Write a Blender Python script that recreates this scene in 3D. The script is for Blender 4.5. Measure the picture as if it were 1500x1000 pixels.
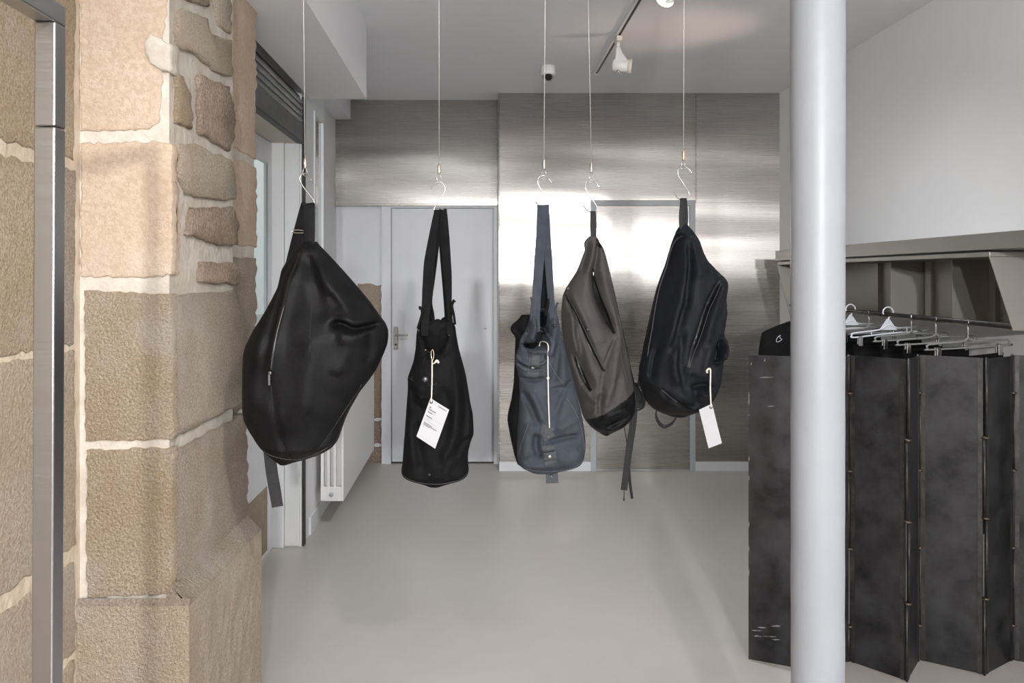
import bpy, math, random
import numpy as np
from mathutils import Vector, Matrix, noise

for _o in list(bpy.data.objects):
    bpy.data.objects.remove(_o)
SC = bpy.context.scene
COL = SC.collection
random.seed(7)

# ------------------------------------------------------------------ camera
F = 1167.0                      # focal length in pixels of the 1500 px frame
VX, VY, EYE = 697.0, 405.0, 1.49
cam_d = bpy.data.cameras.new('camera')
cam = bpy.data.objects.new('camera', cam_d)
COL.objects.link(cam)
cam.location = (0, 0, EYE)
cam.rotation_euler = (math.pi / 2, 0, 0)
cam_d.sensor_width = 36.0
cam_d.lens = F / 1500 * 36.0
cam_d.shift_x = (750 - VX) / 1500
cam_d.shift_y = (VY - 500) / 1500
cam_d.clip_start = 0.05
SC.camera = cam

# ------------------------------------------------------------------ world, lamps, exposure
w = bpy.data.worlds.new('world')
SC.world = w
w.use_nodes = True
w.node_tree.nodes['Background'].inputs[0].default_value = (0.93, 0.97, 1.0, 1)
w.node_tree.nodes['Background'].inputs[1].default_value = 1.2

def area(name, loc, rot, sx, sy, power, color):
    d = bpy.data.lights.new(name, 'AREA')
    d.shape = 'RECTANGLE'
    d.size, d.size_y = sx, sy
    d.energy = power
    d.color = color
    o = bpy.data.objects.new(name, d)
    o.location = loc
    o.rotation_euler = rot
    COL.objects.link(o)
    return o

# two lamps behind the camera (their twin shadows lie on the white door), facing +Y
area('shop_lamp', (0.47, -3.0, 2.05), (math.radians(90), 0, 0), 0.11, 0.10, 158, (1.0, 0.98, 0.965))
area('shop_lamp', (-0.28, -3.0, 2.05), (math.radians(90), 0, 0), 0.11, 0.10, 102, (0.95, 0.98, 1.0))
# added side fill with no window there, then daylight of the shop front
area('side_fill_light', (-0.93, -2.4, 1.5), (math.radians(90), 0, math.radians(-90)), 4.4, 2.2, 14, (0.90, 0.95, 1.0))
area('shop_front_daylight', (0.45, -8.45, 2.2), (math.radians(90), 0, 0), 3.4, 1.2, 15, (0.94, 0.97, 1.0))
def spot_lamp(name, loc, target, power, color, angle=95, blend=1.0, radius=0.035):
    d = bpy.data.lights.new(name, 'SPOT')
    d.energy, d.color = power, color
    d.spot_size, d.spot_blend = math.radians(angle), blend
    d.shadow_soft_size = radius
    o = bpy.data.objects.new(name, d)
    o.location = loc
    o.rotation_euler = (Vector(target) - Vector(loc)).to_track_quat('-Z', 'Y').to_euler()
    COL.objects.link(o)
    return o
# added fill spots without fittings: back wall, floor and right side, stone
spot_lamp('fill_spot_back', (-0.28, 3.62, 2.80), (-0.27, 6.39, 0.70), 14, (0.95, 0.98, 1.0), 72)
spot_lamp('fill_spot_floor', (0.84, 3.25, 2.72), (1.15, 4.4, 0.0), 122, (0.93, 0.97, 1.0), 140)
spot_lamp('ceiling_glow_spot', (2.12, 4.35, 1.71), (1.10, 4.55, 2.9), 30, (1.0, 0.68, 0.54), 40)  # added to put a warm glow on the ceiling
spot_lamp('fill_spot_stone', (0.5, 0.45, 2.60), (-0.95, 1.75, 0.62), 125, (1.0, 0.96, 0.91), 78)  # added fill for the stone, hung off the track

SC.view_settings.view_transform = 'Standard'
SC.view_settings.look = 'None'
SC.view_settings.gamma = 1.0
SC.view_settings.use_curve_mapping = False
SC.view_settings.exposure = -0.08

# ------------------------------------------------------------------ coordinates
def P(x, y, Y):
    """photo pixel at depth Y -> world"""
    return Vector(((x - VX) * Y / F, Y, EYE - (y - VY) * Y / F))

def PXp(x, y, X):
    """photo pixel on the plane X = const -> world"""
    Y = X * F / (x - VX)
    return Vector((X, Y, EYE - (y - VY) * Y / F))

# ------------------------------------------------------------------ materials
MATS = {}
def new_mat(name):
    m = bpy.data.materials.new(name)
    m.use_nodes = True
    MATS[name] = m
    return m, m.node_tree, m.node_tree.nodes['Principled BSDF']

def rgb(c):
    return (c[0], c[1], c[2], 1.0)

def mat(name, c1, c2=None, scale=8.0, rough=0.6, metal=0.0, bump=0.0, bscale=60.0, spec=0.5,
        detail=4.0, stretch=None, bdetail=3.0, rough2=None, bdist=0.01):
    m, nt, b = new_mat(name)
    L = nt.links.new
    b.inputs['Roughness'].default_value = rough
    b.inputs['Metallic'].default_value = metal
    b.inputs['Specular IOR Level'].default_value = spec
    b.inputs['Base Color'].default_value = rgb(c1)
    tc = nt.nodes.new('ShaderNodeTexCoord')
    vec = tc.outputs['Object']
    if stretch:
        mp = nt.nodes.new('ShaderNodeMapping')
        mp.inputs['Scale'].default_value = stretch
        L(vec, mp.inputs['Vector'])
        vec = mp.outputs['Vector']
    if c2 is not None:
        n = nt.nodes.new('ShaderNodeTexNoise')
        n.inputs['Scale'].default_value = scale
        n.inputs['Detail'].default_value = detail
        n.inputs['Roughness'].default_value = 0.62
        L(vec, n.inputs['Vector'])
        r = nt.nodes.new('ShaderNodeValToRGB')
        r.color_ramp.elements[0].position = 0.34
        r.color_ramp.elements[1].position = 0.68
        r.color_ramp.elements[0].color = rgb(c1)
        r.color_ramp.elements[1].color = rgb(c2)
        L(n.outputs['Fac'], r.inputs['Fac'])
        L(r.outputs['Color'], b.inputs['Base Color'])
        if rough2 is not None:
            mr = nt.nodes.new('ShaderNodeMapRange')
            mr.inputs['From Min'].default_value = 0.3
            mr.inputs['From Max'].default_value = 0.7
            mr.inputs['To Min'].default_value = rough
            mr.inputs['To Max'].default_value = rough2
            L(n.outputs['Fac'], mr.inputs['Value'])
            L(mr.outputs['Result'], b.inputs['Roughness'])
    if bump > 0:
        n2 = nt.nodes.new('ShaderNodeTexNoise')
        n2.inputs['Scale'].default_value = bscale
        n2.inputs['Detail'].default_value = bdetail
        L(vec, n2.inputs['Vector'])
        bp = nt.nodes.new('ShaderNodeBump')
        bp.inputs['Strength'].default_value = bump
        bp.inputs['Distance'].default_value = bdist
        L(n2.outputs['Fac'], bp.inputs['Height'])
        L(bp.outputs['Normal'], b.inputs['Normal'])
    return m

def steel_mat(name, col, rough, wave, aniso=0.95, fine=0.04, wscale=(0.8, 1.0, 5.0)):
    """brushed sheet steel, slightly wavy"""
    m, nt, b = new_mat(name)
    L = nt.links.new
    b.inputs['Metallic'].default_value = 1.0
    b.inputs['Base Color'].default_value = rgb(col)
    b.inputs['Roughness'].default_value = rough
    b.inputs['Anisotropic'].default_value = aniso
    tg = nt.nodes.new('ShaderNodeTangent')
    tg.direction_type = 'RADIAL'
    tg.axis = 'Z'
    if aniso > 0:
        L(tg.outputs['Tangent'], b.inputs['Tangent'])
    tc = nt.nodes.new('ShaderNodeTexCoord')
    mp = nt.nodes.new('ShaderNodeMapping')
    mp.inputs['Scale'].default_value = wscale
    L(tc.outputs['Object'], mp.inputs['Vector'])
    n = nt.nodes.new('ShaderNodeTexNoise')
    n.inputs['Scale'].default_value = 1.0
    n.inputs['Detail'].default_value = 0.6
    L(mp.outputs['Vector'], n.inputs['Vector'])
    bp = nt.nodes.new('ShaderNodeBump')
    bp.inputs['Strength'].default_value = 1.0
    bp.inputs['Distance'].default_value = wave
    L(n.outputs['Fac'], bp.inputs['Height'])
    mp2 = nt.nodes.new('ShaderNodeMapping')
    mp2.inputs['Scale'].default_value = (3, 3, 260)
    L(tc.outputs['Object'], mp2.inputs['Vector'])
    n2 = nt.nodes.new('ShaderNodeTexNoise')
    n2.inputs['Scale'].default_value = 1.0
    n2.inputs['Detail'].default_value = 2.0
    L(mp2.outputs['Vector'], n2.inputs['Vector'])
    bp2 = nt.nodes.new('ShaderNodeBump')
    bp2.inputs['Strength'].default_value = fine
    bp2.inputs['Distance'].default_value = 0.002
    L(n2.outputs['Fac'], bp2.inputs['Height'])
    L(bp.outputs['Normal'], bp2.inputs['Normal'])
    L(bp2.outputs['Normal'], b.inputs['Normal'])
    mr = nt.nodes.new('ShaderNodeMapRange')
    mr.inputs['To Min'].default_value = rough * 0.85
    mr.inputs['To Max'].default_value = rough * 1.15
    L(n2.outputs['Fac'], mr.inputs['Value'])
    L(mr.outputs['Result'], b.inputs['Roughness'])
    return m

def stone_mat(name, c1, c2, c3, bump, bscale=55):
    m, nt, b = new_mat(name)
    L = nt.links.new
    b.inputs['Roughness'].default_value = 0.92
    b.inputs['Specular IOR Level'].default_value = 0.2
    tc = nt.nodes.new('ShaderNodeTexCoord')
    n = nt.nodes.new('ShaderNodeTexNoise')
    n.inputs['Scale'].default_value = 5.0
    n.inputs['Detail'].default_value = 6.0
    n.inputs['Roughness'].default_value = 0.65
    L(tc.outputs['Object'], n.inputs['Vector'])
    r = nt.nodes.new('ShaderNodeValToRGB')
    r.color_ramp.elements[0].position = 0.33
    r.color_ramp.elements[1].position = 0.66
    r.color_ramp.elements[0].color = rgb(c1)
    r.color_ramp.elements[1].color = rgb(c2)
    L(n.outputs['Fac'], r.inputs['Fac'])
    v = nt.nodes.new('ShaderNodeTexNoise')
    v.inputs['Scale'].default_value = bscale * 1.5
    v.inputs['Detail'].default_value = 3.0
    L(tc.outputs['Object'], v.inputs['Vector'])
    rv = nt.nodes.new('ShaderNodeValToRGB')
    rv.color_ramp.elements[0].position = 0.40
    rv.color_ramp.elements[1].position = 0.60
    rv.color_ramp.elements[0].color = (1, 1, 1, 1)
    rv.color_ramp.elements[1].color = (0, 0, 0, 1)
    L(v.outputs['Fac'], rv.inputs['Fac'])
    mx = nt.nodes.new('ShaderNodeMix')
    mx.data_type = 'RGBA'
    ml = nt.nodes.new('ShaderNodeMath')
    ml.operation = 'MULTIPLY'
    ml.inputs[1].default_value = 0.8
    L(rv.outputs['Color'], ml.inputs[0])
    L(ml.outputs[0], mx.inputs['Factor'])
    L(r.outputs['Color'], mx.inputs['A'])
    mx.inputs['B'].default_value = rgb(c3)
    lp = nt.nodes.new('ShaderNodeTexNoise')
    lp.inputs['Scale'].default_value = 3.2
    lp.inputs['Detail'].default_value = 7.0
    lp.inputs['Roughness'].default_value = 0.7
    L(tc.outputs['Object'], lp.inputs['Vector'])
    lr_ = nt.nodes.new('ShaderNodeValToRGB')
    lr_.color_ramp.elements[0].position = 0.52
    lr_.color_ramp.elements[1].position = 0.70
    lr_.color_ramp.elements[0].color = (0, 0, 0, 1)
    lr_.color_ramp.elements[1].color = (0.6, 0.6, 0.6, 1)
    L(lp.outputs['Fac'], lr_.inputs['Fac'])
    mx2 = nt.nodes.new('ShaderNodeMix')
    mx2.data_type = 'RGBA'
    L(lr_.outputs['Color'], mx2.inputs['Factor'])
    L(mx.outputs['Result'], mx2.inputs['A'])
    mx2.inputs['B'].default_value = rgb((min(c2[0] * 1.05, 0.85), min(c2[1] * 1.1, 0.80), min(c2[2] * 1.2, 0.72)))
    L(mx2.outputs['Result'], b.inputs['Base Color'])
    vo = nt.nodes.new('ShaderNodeTexNoise')
    vo.inputs['Scale'].default_value = bscale
    vo.inputs['Detail'].default_value = 5.0
    vo.inputs['Roughness'].default_value = 0.7
    L(tc.outputs['Object'], vo.inputs['Vector'])
    bp = nt.nodes.new('ShaderNodeBump')
    bp.inputs['Strength'].default_value = bump
    bp.inputs['Distance'].default_value = 0.045
    L(vo.outputs['Fac'], bp.inputs['Height'])
    L(bp.outputs['Normal'], b.inputs['Normal'])
    return m

M_wall = mat('white_paint', (0.76, 0.76, 0.77), (0.80, 0.80, 0.81), 2.0, 0.75, bump=0.05, bscale=120)
M_ceil = mat('ceiling_paint', (0.78, 0.79, 0.81), (0.81, 0.82, 0.84), 1.2, 0.85)
M_door = mat('door_paint', (0.66, 0.67, 0.70), (0.69, 0.70, 0.73), 2.0, 0.45)
M_joinery = mat('joinery_paint', (0.66, 0.68, 0.70), (0.72, 0.73, 0.75), 3.0, 0.5, bump=0.05, bscale=40)
M_cream = mat('cream_paint', (0.55, 0.50, 0.42), (0.60, 0.55, 0.47), 4.0, 0.8)
M_floor = mat('poured_concrete', (0.475, 0.445, 0.415), (0.525, 0.495, 0.465), 1.6, 0.36, bump=0.02, bscale=30, rough2=0.5, detail=7)
M_column = mat('column_paint', (0.315, 0.335, 0.37), (0.335, 0.355, 0.39), 6.0, 0.42, bump=0.12, bscale=22, bdist=0.006)
M_radiator = mat('radiator_enamel', (0.74, 0.74, 0.73), (0.76, 0.76, 0.75), 3.0, 0.35)
M_grey_trim = mat('grey_trim', (0.42, 0.44, 0.47), None, rough=0.45)
M_base = mat('baseboard_paint', (0.70, 0.71, 0.73), None, rough=0.5)
M_steel = steel_mat('brushed_steel_cladding', (0.455, 0.435, 0.415), 0.27, 0.013, fine=0.012, wscale=(0.6, 1.0, 3.2))
M_steel_door = steel_mat('brushed_steel_door', (0.455, 0.435, 0.415), 0.27, 0.009, fine=0.012, wscale=(0.4, 1, 3.0))
M_shelf = steel_mat('brushed_steel_shelf', (0.30, 0.285, 0.265), 0.46, 0.006, aniso=0.5, wscale=(1, 2, 2))
M_rack = steel_mat('satin_steel_tube', (0.40, 0.40, 0.405), 0.30, 0.001, aniso=0.0, fine=0.05)
M_chrome = mat('polished_steel', (0.52, 0.51, 0.50), None, rough=0.2, metal=1.0)
M_brass = mat('nickel_brass', (0.72, 0.60, 0.47), None, rough=0.25, metal=1.0)
M_cable = mat('steel_cable', (0.62, 0.60, 0.57), None, rough=0.45, metal=0.6)
M_blacksteel = mat('waxed_black_steel', (0.011, 0.011, 0.0125), (0.050, 0.050, 0.054), 8.0, 0.40, metal=0.5, bump=0.06, bscale=14, detail=8, rough2=0.62)
M_hinge = mat('hinge_steel', (0.028, 0.027, 0.027), (0.065, 0.062, 0.06), 20, 0.42, metal=0.6)
M_weld = mat('bronzed_collar', (0.13, 0.10, 0.075), None, rough=0.4, metal=0.8)
M_shutter = mat('shutter_galvanised', (0.16, 0.165, 0.17), (0.22, 0.225, 0.23), 12, 0.45, metal=0.7)
M_blackrail = mat('black_rail', (0.02, 0.02, 0.02), (0.045, 0.045, 0.04), 20, 0.5)
M_blackplastic = mat('black_plastic', (0.012, 0.012, 0.012), None, rough=0.3)
M_whiteplastic = mat('white_plastic', (0.74, 0.74, 0.74), None, rough=0.4)
M_creamplastic = mat('cream_plastic', (0.66, 0.62, 0.52), None, rough=0.5)
M_clearplastic = mat('milky_plastic', (0.66, 0.68, 0.72), None, rough=0.25)
M_greyhang = mat('smoked_plastic', (0.22, 0.22, 0.22), None, rough=0.25)
M_leather = mat('black_leather', (0.0035, 0.0035, 0.004), (0.008, 0.008, 0.009), 14, 0.46, bump=0.35, bscale=380, spec=0.16, rough2=0.6, bdist=0.002)
M_blackcanvas = mat('black_cotton', (0.0045, 0.0045, 0.005), (0.008, 0.008, 0.009), 30, 0.75, bump=0.25, bscale=700, spec=0.13, bdist=0.002)
M_navycanvas = mat('blue_black_nylon', (0.0065, 0.0075, 0.011), (0.010, 0.0115, 0.016), 20, 0.6, bump=0.2, bscale=600, spec=0.18, bdist=0.002)
M_greycanvas = mat('slate_canvas', (0.040, 0.046, 0.060), (0.056, 0.064, 0.080), 24, 0.85, bump=0.35, bscale=650, spec=0.2, bdist=0.002)
M_greyseam = mat('slate_stitch', (0.11, 0.12, 0.135), None, rough=0.85)
M_greytab = mat('slate_tab', (0.048, 0.052, 0.060), (0.060, 0.064, 0.072), 30, 0.8, bump=0.3, bscale=600, bdist=0.002)
M_brown = mat('taupe_nylon', (0.064, 0.058, 0.056), (0.080, 0.073, 0.070), 18, 0.7, bump=0.3, bscale=600, spec=0.3, bdist=0.002)
M_brownseam = mat('taupe_stitch', (0.12, 0.11, 0.105), None, rough=0.8)
M_seamgrey = mat('dark_grey_thread', (0.055, 0.055, 0.06), None, rough=0.6)
M_blackseam = mat('black_piping', (0.006, 0.006, 0.007), None, rough=0.4)
M_webbing = mat('black_webbing', (0.010, 0.010, 0.012), (0.016, 0.016, 0.018), 60, 0.7, bump=0.3, bscale=500, bdist=0.002)
M_zipteeth = mat('zip_teeth', (0.10, 0.10, 0.11), (0.20, 0.20, 0.21), 300, 0.35, metal=0.6)
M_garment = mat('black_wool', (0.006, 0.006, 0.007), (0.010, 0.010, 0.011), 30, 0.9, spec=0.15)
M_paper = mat('white_card', (0.50, 0.50, 0.53), None, rough=0.7)
M_ink = mat('black_ink', (0.10, 0.10, 0.12), None, rough=0.8)
M_inkgrey = mat('grey_ink', (0.38, 0.38, 0.42), None, rough=0.8)
M_string = mat('cream_cotton_cord', (0.76, 0.72, 0.64), (0.66, 0.62, 0.55), 200, 0.9)
M_thread = mat('white_thread', (0.55, 0.56, 0.58), None, rough=0.9)
M_mortar = mat('lime_mortar', (0.48, 0.43, 0.37), (0.60, 0.56, 0.50), 14, 0.95, bump=0.5, bscale=40, spec=0.2)
M_stone = [
    stone_mat('limestone_smooth', (0.50, 0.39, 0.295), (0.57, 0.465, 0.37), (0.46, 0.355, 0.26), 0.35, 60),
    stone_mat('limestone_ochre', (0.74, 0.57, 0.40), (0.88, 0.76, 0.60), (0.60, 0.44, 0.29), 1.0, 120),
    stone_mat('limestone_grey', (0.64, 0.53, 0.43), (0.80, 0.70, 0.59), (0.50, 0.40, 0.31), 1.0, 120),
    stone_mat('limestone_rubble', (0.52, 0.40, 0.32), (0.70, 0.57, 0.46), (0.42, 0.31, 0.23), 1.0, 70),
    stone_mat('limestone_pale', (0.80, 0.66, 0.50), (0.90, 0.80, 0.66), (0.67, 0.53, 0.39), 1.0, 110),
]
M_plinth = mat('plinth_brown', (0.27, 0.21, 0.15), (0.36, 0.29, 0.21), 14, 0.9, bump=0.4, bscale=50)
M_outside = mat('outside_plaster', (0.62, 0.64, 0.62), (0.70, 0.71, 0.69), 3, 0.9)

def glass_mat():
    m, nt, b = new_mat('window_glass')
    nt.nodes.remove(b)
    tr_ = nt.nodes.new('ShaderNodeBsdfTransparent')
    tr_.inputs['Color'].default_value = (0.95, 0.975, 0.965, 1)
    gl = nt.nodes.new('ShaderNodeBsdfGlossy')
    gl.inputs['Roughness'].default_value = 0.03
    mx = nt.nodes.new('ShaderNodeMixShader')
    mx.inputs[0].default_value = 0.07
    nt.links.new(tr_.outputs[0], mx.inputs[1])
    nt.links.new(gl.outputs[0], mx.inputs[2])
    nt.links.new(mx.outputs[0], nt.nodes['Material Output'].inputs['Surface'])
    return m
M_glass = glass_mat()
M_mirrorglass = mat('reflecting_glass', (0.50, 0.51, 0.50), None, rough=0.06, metal=0.85)

# ------------------------------------------------------------------ mesh helpers
def mesh(name, verts, faces, m, parent=None, smooth=False):
    me = bpy.data.meshes.new(name)
    me.from_pydata([tuple(v) for v in verts], [], faces)
    me.materials.append(m)
    if smooth:
        me.polygons.foreach_set('use_smooth', [True] * len(me.polygons))
    me.update()
    o = bpy.data.objects.new(name, me)
    COL.objects.link(o)
    if parent is not None:
        adopt(o, parent)
    return o

LOC = {}
def world_of(o):
    m = Matrix.Identity(4)
    chain = []
    while o is not None:
        chain.append(o)
        o = o.parent
    for c in reversed(chain):
        m = m @ c.matrix_parent_inverse @ c.matrix_basis
    return m

def adopt(o, parent):
    o.parent = parent
    o.matrix_parent_inverse = world_of(parent).inverted()

def thing(name, loc, label, cat, group=None):
    o = bpy.data.objects.new(name, None)
    o.empty_display_size = 0.05
    o.location = loc
    COL.objects.link(o)
    return tag(o, label, cat, group)

def tag(o, label, cat, group=None):
    o['label'] = label
    o['category'] = cat
    if group:
        o['group'] = group
    return o

def struct(o, label=None):
    o['kind'] = 'structure'
    if label:
        o['label'] = label
    return o

def box(name, x, y, z, m, parent=None, bev=0.0):
    x0, x1 = min(x), max(x); y0, y1 = min(y), max(y); z0, z1 = min(z), max(z)
    if bev <= 0:
        v = [(x0, y0, z0), (x1, y0, z0), (x1, y1, z0), (x0, y1, z0), (x0, y0, z1), (x1, y0, z1), (x1, y1, z1), (x0, y1, z1)]
        f = [(0, 3, 2, 1), (4, 5, 6, 7), (0, 1, 5, 4), (1, 2, 6, 5), (2, 3, 7, 6), (3, 0, 4, 7)]
        return mesh(name, v, f, m, parent)
    import bmesh
    bm = bmesh.new()
    bmesh.ops.create_cube(bm, size=1.0)
    for v in bm.verts:
        v.co = Vector(((x0 + x1) / 2 + v.co.x * (x1 - x0), (y0 + y1) / 2 + v.co.y * (y1 - y0), (z0 + z1) / 2 + v.co.z * (z1 - z0)))
    bmesh.ops.bevel(bm, geom=list(bm.edges), offset=bev, segments=2, affect='EDGES', profile=0.5)
    me = bpy.data.meshes.new(name)
    bm.to_mesh(me); bm.free()
    me.materials.append(m)
    o = bpy.data.objects.new(name, me)
    COL.objects.link(o)
    if parent is not None:
        adopt(o, parent)
    return o

def multi_box(name, boxes, m, parent=None):
    V, Fc = [], []
    for (x, y, z) in boxes:
        x0, x1 = min(x), max(x); y0, y1 = min(y), max(y); z0, z1 = min(z), max(z)
        b = len(V)
        V += [(x0, y0, z0), (x1, y0, z0), (x1, y1, z0), (x0, y1, z0), (x0, y0, z1), (x1, y0, z1), (x1, y1, z1), (x0, y1, z1)]
        Fc += [tuple(b + i for i in q) for q in ((0, 3, 2, 1), (4, 5, 6, 7), (0, 1, 5, 4), (1, 2, 6, 5), (2, 3, 7, 6), (3, 0, 4, 7))]
    return mesh(name, V, Fc, m, parent)

def catmull(pts, per=6, closed=False):
    pts = [Vector(p) for p in pts]
    n = len(pts)
    if n < 3:
        return pts
    out = []
    rng = range(n) if closed else range(n - 1)
    for i in rng:
        p1, p2 = pts[i], pts[(i + 1) % n]
        p0 = pts[(i - 1) % n] if (closed or i > 0) else p1 * 2 - p2
        p3 = pts[(i + 2) % n] if (closed or i < n - 2) else p2 * 2 - p1
        for k in range(per):
            t = k / per
            out.append(0.5 * ((2 * p1) + (p2 - p0) * t + (2 * p0 - 5 * p1 + 4 * p2 - p3) * t * t + (3 * p1 - p0 - 3 * p2 + p3) * t ** 3))
    if not closed:
        out.append(pts[-1])
    return out

def tube(name, pts, r, m, parent=None, seg=8, smooth_path=True, closed=False, per=6):
    pts = catmull(pts, per, closed) if smooth_path else [Vector(p) for p in pts]
    n = len(pts)
    rad = r if isinstance(r, (list, tuple)) else None
    V, Fc = [], []
    up = None
    for i, p in enumerate(pts):
        a = pts[(i - 1) % n] if (closed or i > 0) else p
        b = pts[(i + 1) % n] if (closed or i < n - 1) else p
        t = (b - a)
        t = t.normalized() if t.length > 1e-9 else Vector((0, 0, 1))
        if up is None:
            up = Vector((0, 0, 1)) if abs(t.z) < 0.9 else Vector((0, 1, 0))
        s = t.cross(up)
        if s.length < 1e-6:
            s = t.cross(Vector((1, 0.3, 0)))
        s.normalize()
        up = s.cross(t).normalized()
        if rad:
            f = i / (n - 1) * (len(rad) - 1)
            k = min(int(f), len(rad) - 2)
            rr = rad[k] + (rad[k + 1] - rad[k]) * (f - k)
        else:
            rr = r
        for k in range(seg):
            an = 2 * math.pi * k / seg
            V.append(p + (s * math.cos(an) + up * math.sin(an)) * rr)
    rings = n if closed else n - 1
    for i in range(rings):
        j = (i + 1) % n
        for k in range(seg):
            Fc.append((i * seg + k, i * seg + (k + 1) % seg, j * seg + (k + 1) % seg, j * seg + k))
    if not closed:
        Fc.append(tuple(range(seg))[::-1])
        Fc.append(tuple((n - 1) * seg + k for k in range(seg)))
    return mesh(name, V, Fc, m, parent, True)

def cyl(name, a, b, r, m, parent=None, seg=20, r2=None):
    return tube(name, [a, b], [r, r if r2 is None else r2], m, parent, seg, smooth_path=False)

def lathe(name, prof, origin, axis, m, parent=None, seg=28):
    """prof = [(radius, along)]"""
    ax = Vector(axis).normalized()
    s = ax.cross(Vector((0, 0, 1)))
    if s.length < 1e-3:
        s = Vector((1, 0, 0))
    s.normalize()
    u = s.cross(ax)
    V, Fc = [], []
    o = Vector(origin)
    for (r, h) in prof:
        for k in range(seg):
            an = 2 * math.pi * k / seg
            V.append(o + ax * h + (s * math.cos(an) + u * math.sin(an)) * max(r, 1e-5))
    for i in range(len(prof) - 1):
        for k in range(seg):
            Fc.append((i * seg + k, i * seg + (k + 1) % seg, (i + 1) * seg + (k + 1) % seg, (i + 1) * seg + k))
    Fc.append(tuple(range(seg))[::-1])
    Fc.append(tuple((len(prof) - 1) * seg + k for k in range(seg)))
    return mesh(name, V, Fc, m, parent, True)

def strap(name, pts, widths, m, parent=None, thick=0.003, wdir=(1, 0, 0), per=6, twist=None):
    """flat strap following 3-D points; width along wdir made perpendicular to the path"""
    n0 = len(pts)
    pth = catmull(pts, per)
    n = len(pth)
    V, Fc = [], []
    for i, p in enumerate(pth):
        f = i / (n - 1) * (n0 - 1)
        k = min(int(f), n0 - 2)
        u = f - k
        if isinstance(widths, (list, tuple)):
            wd = widths[k] + (widths[k + 1] - widths[k]) * u
        else:
            wd = widths
        a = pth[max(i - 1, 0)]; b = pth[min(i + 1, n - 1)]
        t = (b - a).normalized()
        wv = Vector(wdir)
        if twist:
            an = twist[k] + (twist[k + 1] - twist[k]) * u
            wv = Vector((math.cos(an), math.sin(an), 0))
        wv = (wv - t * wv.dot(t)).normalized()
        nn = t.cross(wv).normalized()
        for (sa, sb) in ((-0.5, -0.5), (-0.42, -0.62), (0, -0.75), (0.42, -0.62), (0.5, -0.5), (0.5, 0.5), (0.0, 0.6), (-0.5, 0.5)):
            V.append(p + wv * wd * sa + nn * thick * sb)
    q = 8
    for i in range(n - 1):
        for k in range(q):
            Fc.append((i * q + k, i * q + (k + 1) % q, (i + 1) * q + (k + 1) % q, (i + 1) * q + k))
    Fc.append(tuple(range(q))[::-1])
    Fc.append(tuple((n - 1) * q + k for k in range(q)))
    return mesh(name, V, Fc, m, parent, False)

# ------------------------------------------------------------------ stones
def stone(poly, to3, normal, proud, m, parent, seed=0, rough=0.006, edge=0.004, name='stone'):
    proud = proud - 0.0085 if proud < 0.0165 else proud * 0.42 + 0.002
    """one stone: outline in photo pixels on a plane, bulging out of it along the normal"""
    rnd = random.Random(seed * 31 + 5)
    pts = [Vector((a, b, 0)) for a, b in poly]
    dens = []
    n = len(pts)
    for i in range(n):
        a, b = pts[i], pts[(i + 1) % n]
        k = max(2, int((b - a).length / 6.5))
        for j in range(k):
            p = a.lerp(b, j / k)
            if j:
                d = (b - a).normalized()
                p += Vector((-d.y, d.x, 0)) * rnd.uniform(-2.0, 2.0)
            dens.append(p)
    W = [to3(p.x, p.y) for p in dens]
    c = Vector((0, 0, 0))
    for p in W:
        c += p
    c /= len(W)
    N = Vector(normal).normalized()
    k = len(W)
    V, Fc = [], []
    rmean = sum((p - c).length for p in W) / k
    rings = [(0.0, -0.03), (0.0, proud * 0.25), (edge * 0.6, proud * 0.8), (edge * 1.6, proud)]
    inner = [0.6, 0.3]
    kr = 1.0 if rmean < 0.11 else 0.12
    hu = max(0.02, max(math.hypot(p.x - c.x, p.y - c.y) for p in W))
    hv = max(0.02, max(abs(p.z - c.z) for p in W))
    ki = 1.0 if rmean < 0.11 else 0.08
    for off, h in rings:
        for p in W:
            d_ = p - c
            su = 1 - off / hu
            q = c + Vector((d_.x * su, d_.y * su, d_.z * (1 - off / hv)))
            h2 = h
            if h > 0:
                h2 = h + noise.noise(q * 14 + Vector((seed, 0, 0))) * rough * (0.5 if off < edge else 1) * kr
            V.append(q + N * h2)
    flat = rmean >= 0.11 or hu / hv > 1.7 or hu / hv < 0.6
    if flat:
        inner = []
    for s in inner:
        for p in W:
            d_ = p - c
            ou = (1 - edge * 1.6 / hu) * s
            ov = (1 - edge * 1.6 / hv) * s
            q = c + Vector((d_.x * ou, d_.y * ou, d_.z * ov))
            V.append(q + N * (proud + noise.noise(q * 6 + Vector((seed, 0, 0))) * rough * ki))
    if not flat:
        V.append(c + N * (proud + noise.noise(c * 6 + Vector((seed, 0, 0))) * rough * ki))
    R = len(rings) + len(inner)
    area2 = sum(dens[i].x * dens[(i + 1) % k].y - dens[(i + 1) % k].x * dens[i].y for i in range(k))
    for r in range(R - 1):
        for i in range(k):
            j = (i + 1) % k
            Fc.append((r * k + i, r * k + j, (r + 1) * k + j, (r + 1) * k + i))
    ci = len(V) - 1
    if flat:
        Fc.append(tuple((R - 1) * k + i for i in range(k)))
    for i in range(0 if flat else k):
        Fc.append(((R - 1) * k + i, (R - 1) * k + (i + 1) % k, ci))
    o = mesh(name, V, Fc, m, parent, True)
    me = o.data
    # make sure the front faces look along the normal
    if len(me.polygons) and me.polygons[-1].normal.dot(N) < 0:
        me.flip_normals()
    return o

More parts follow.
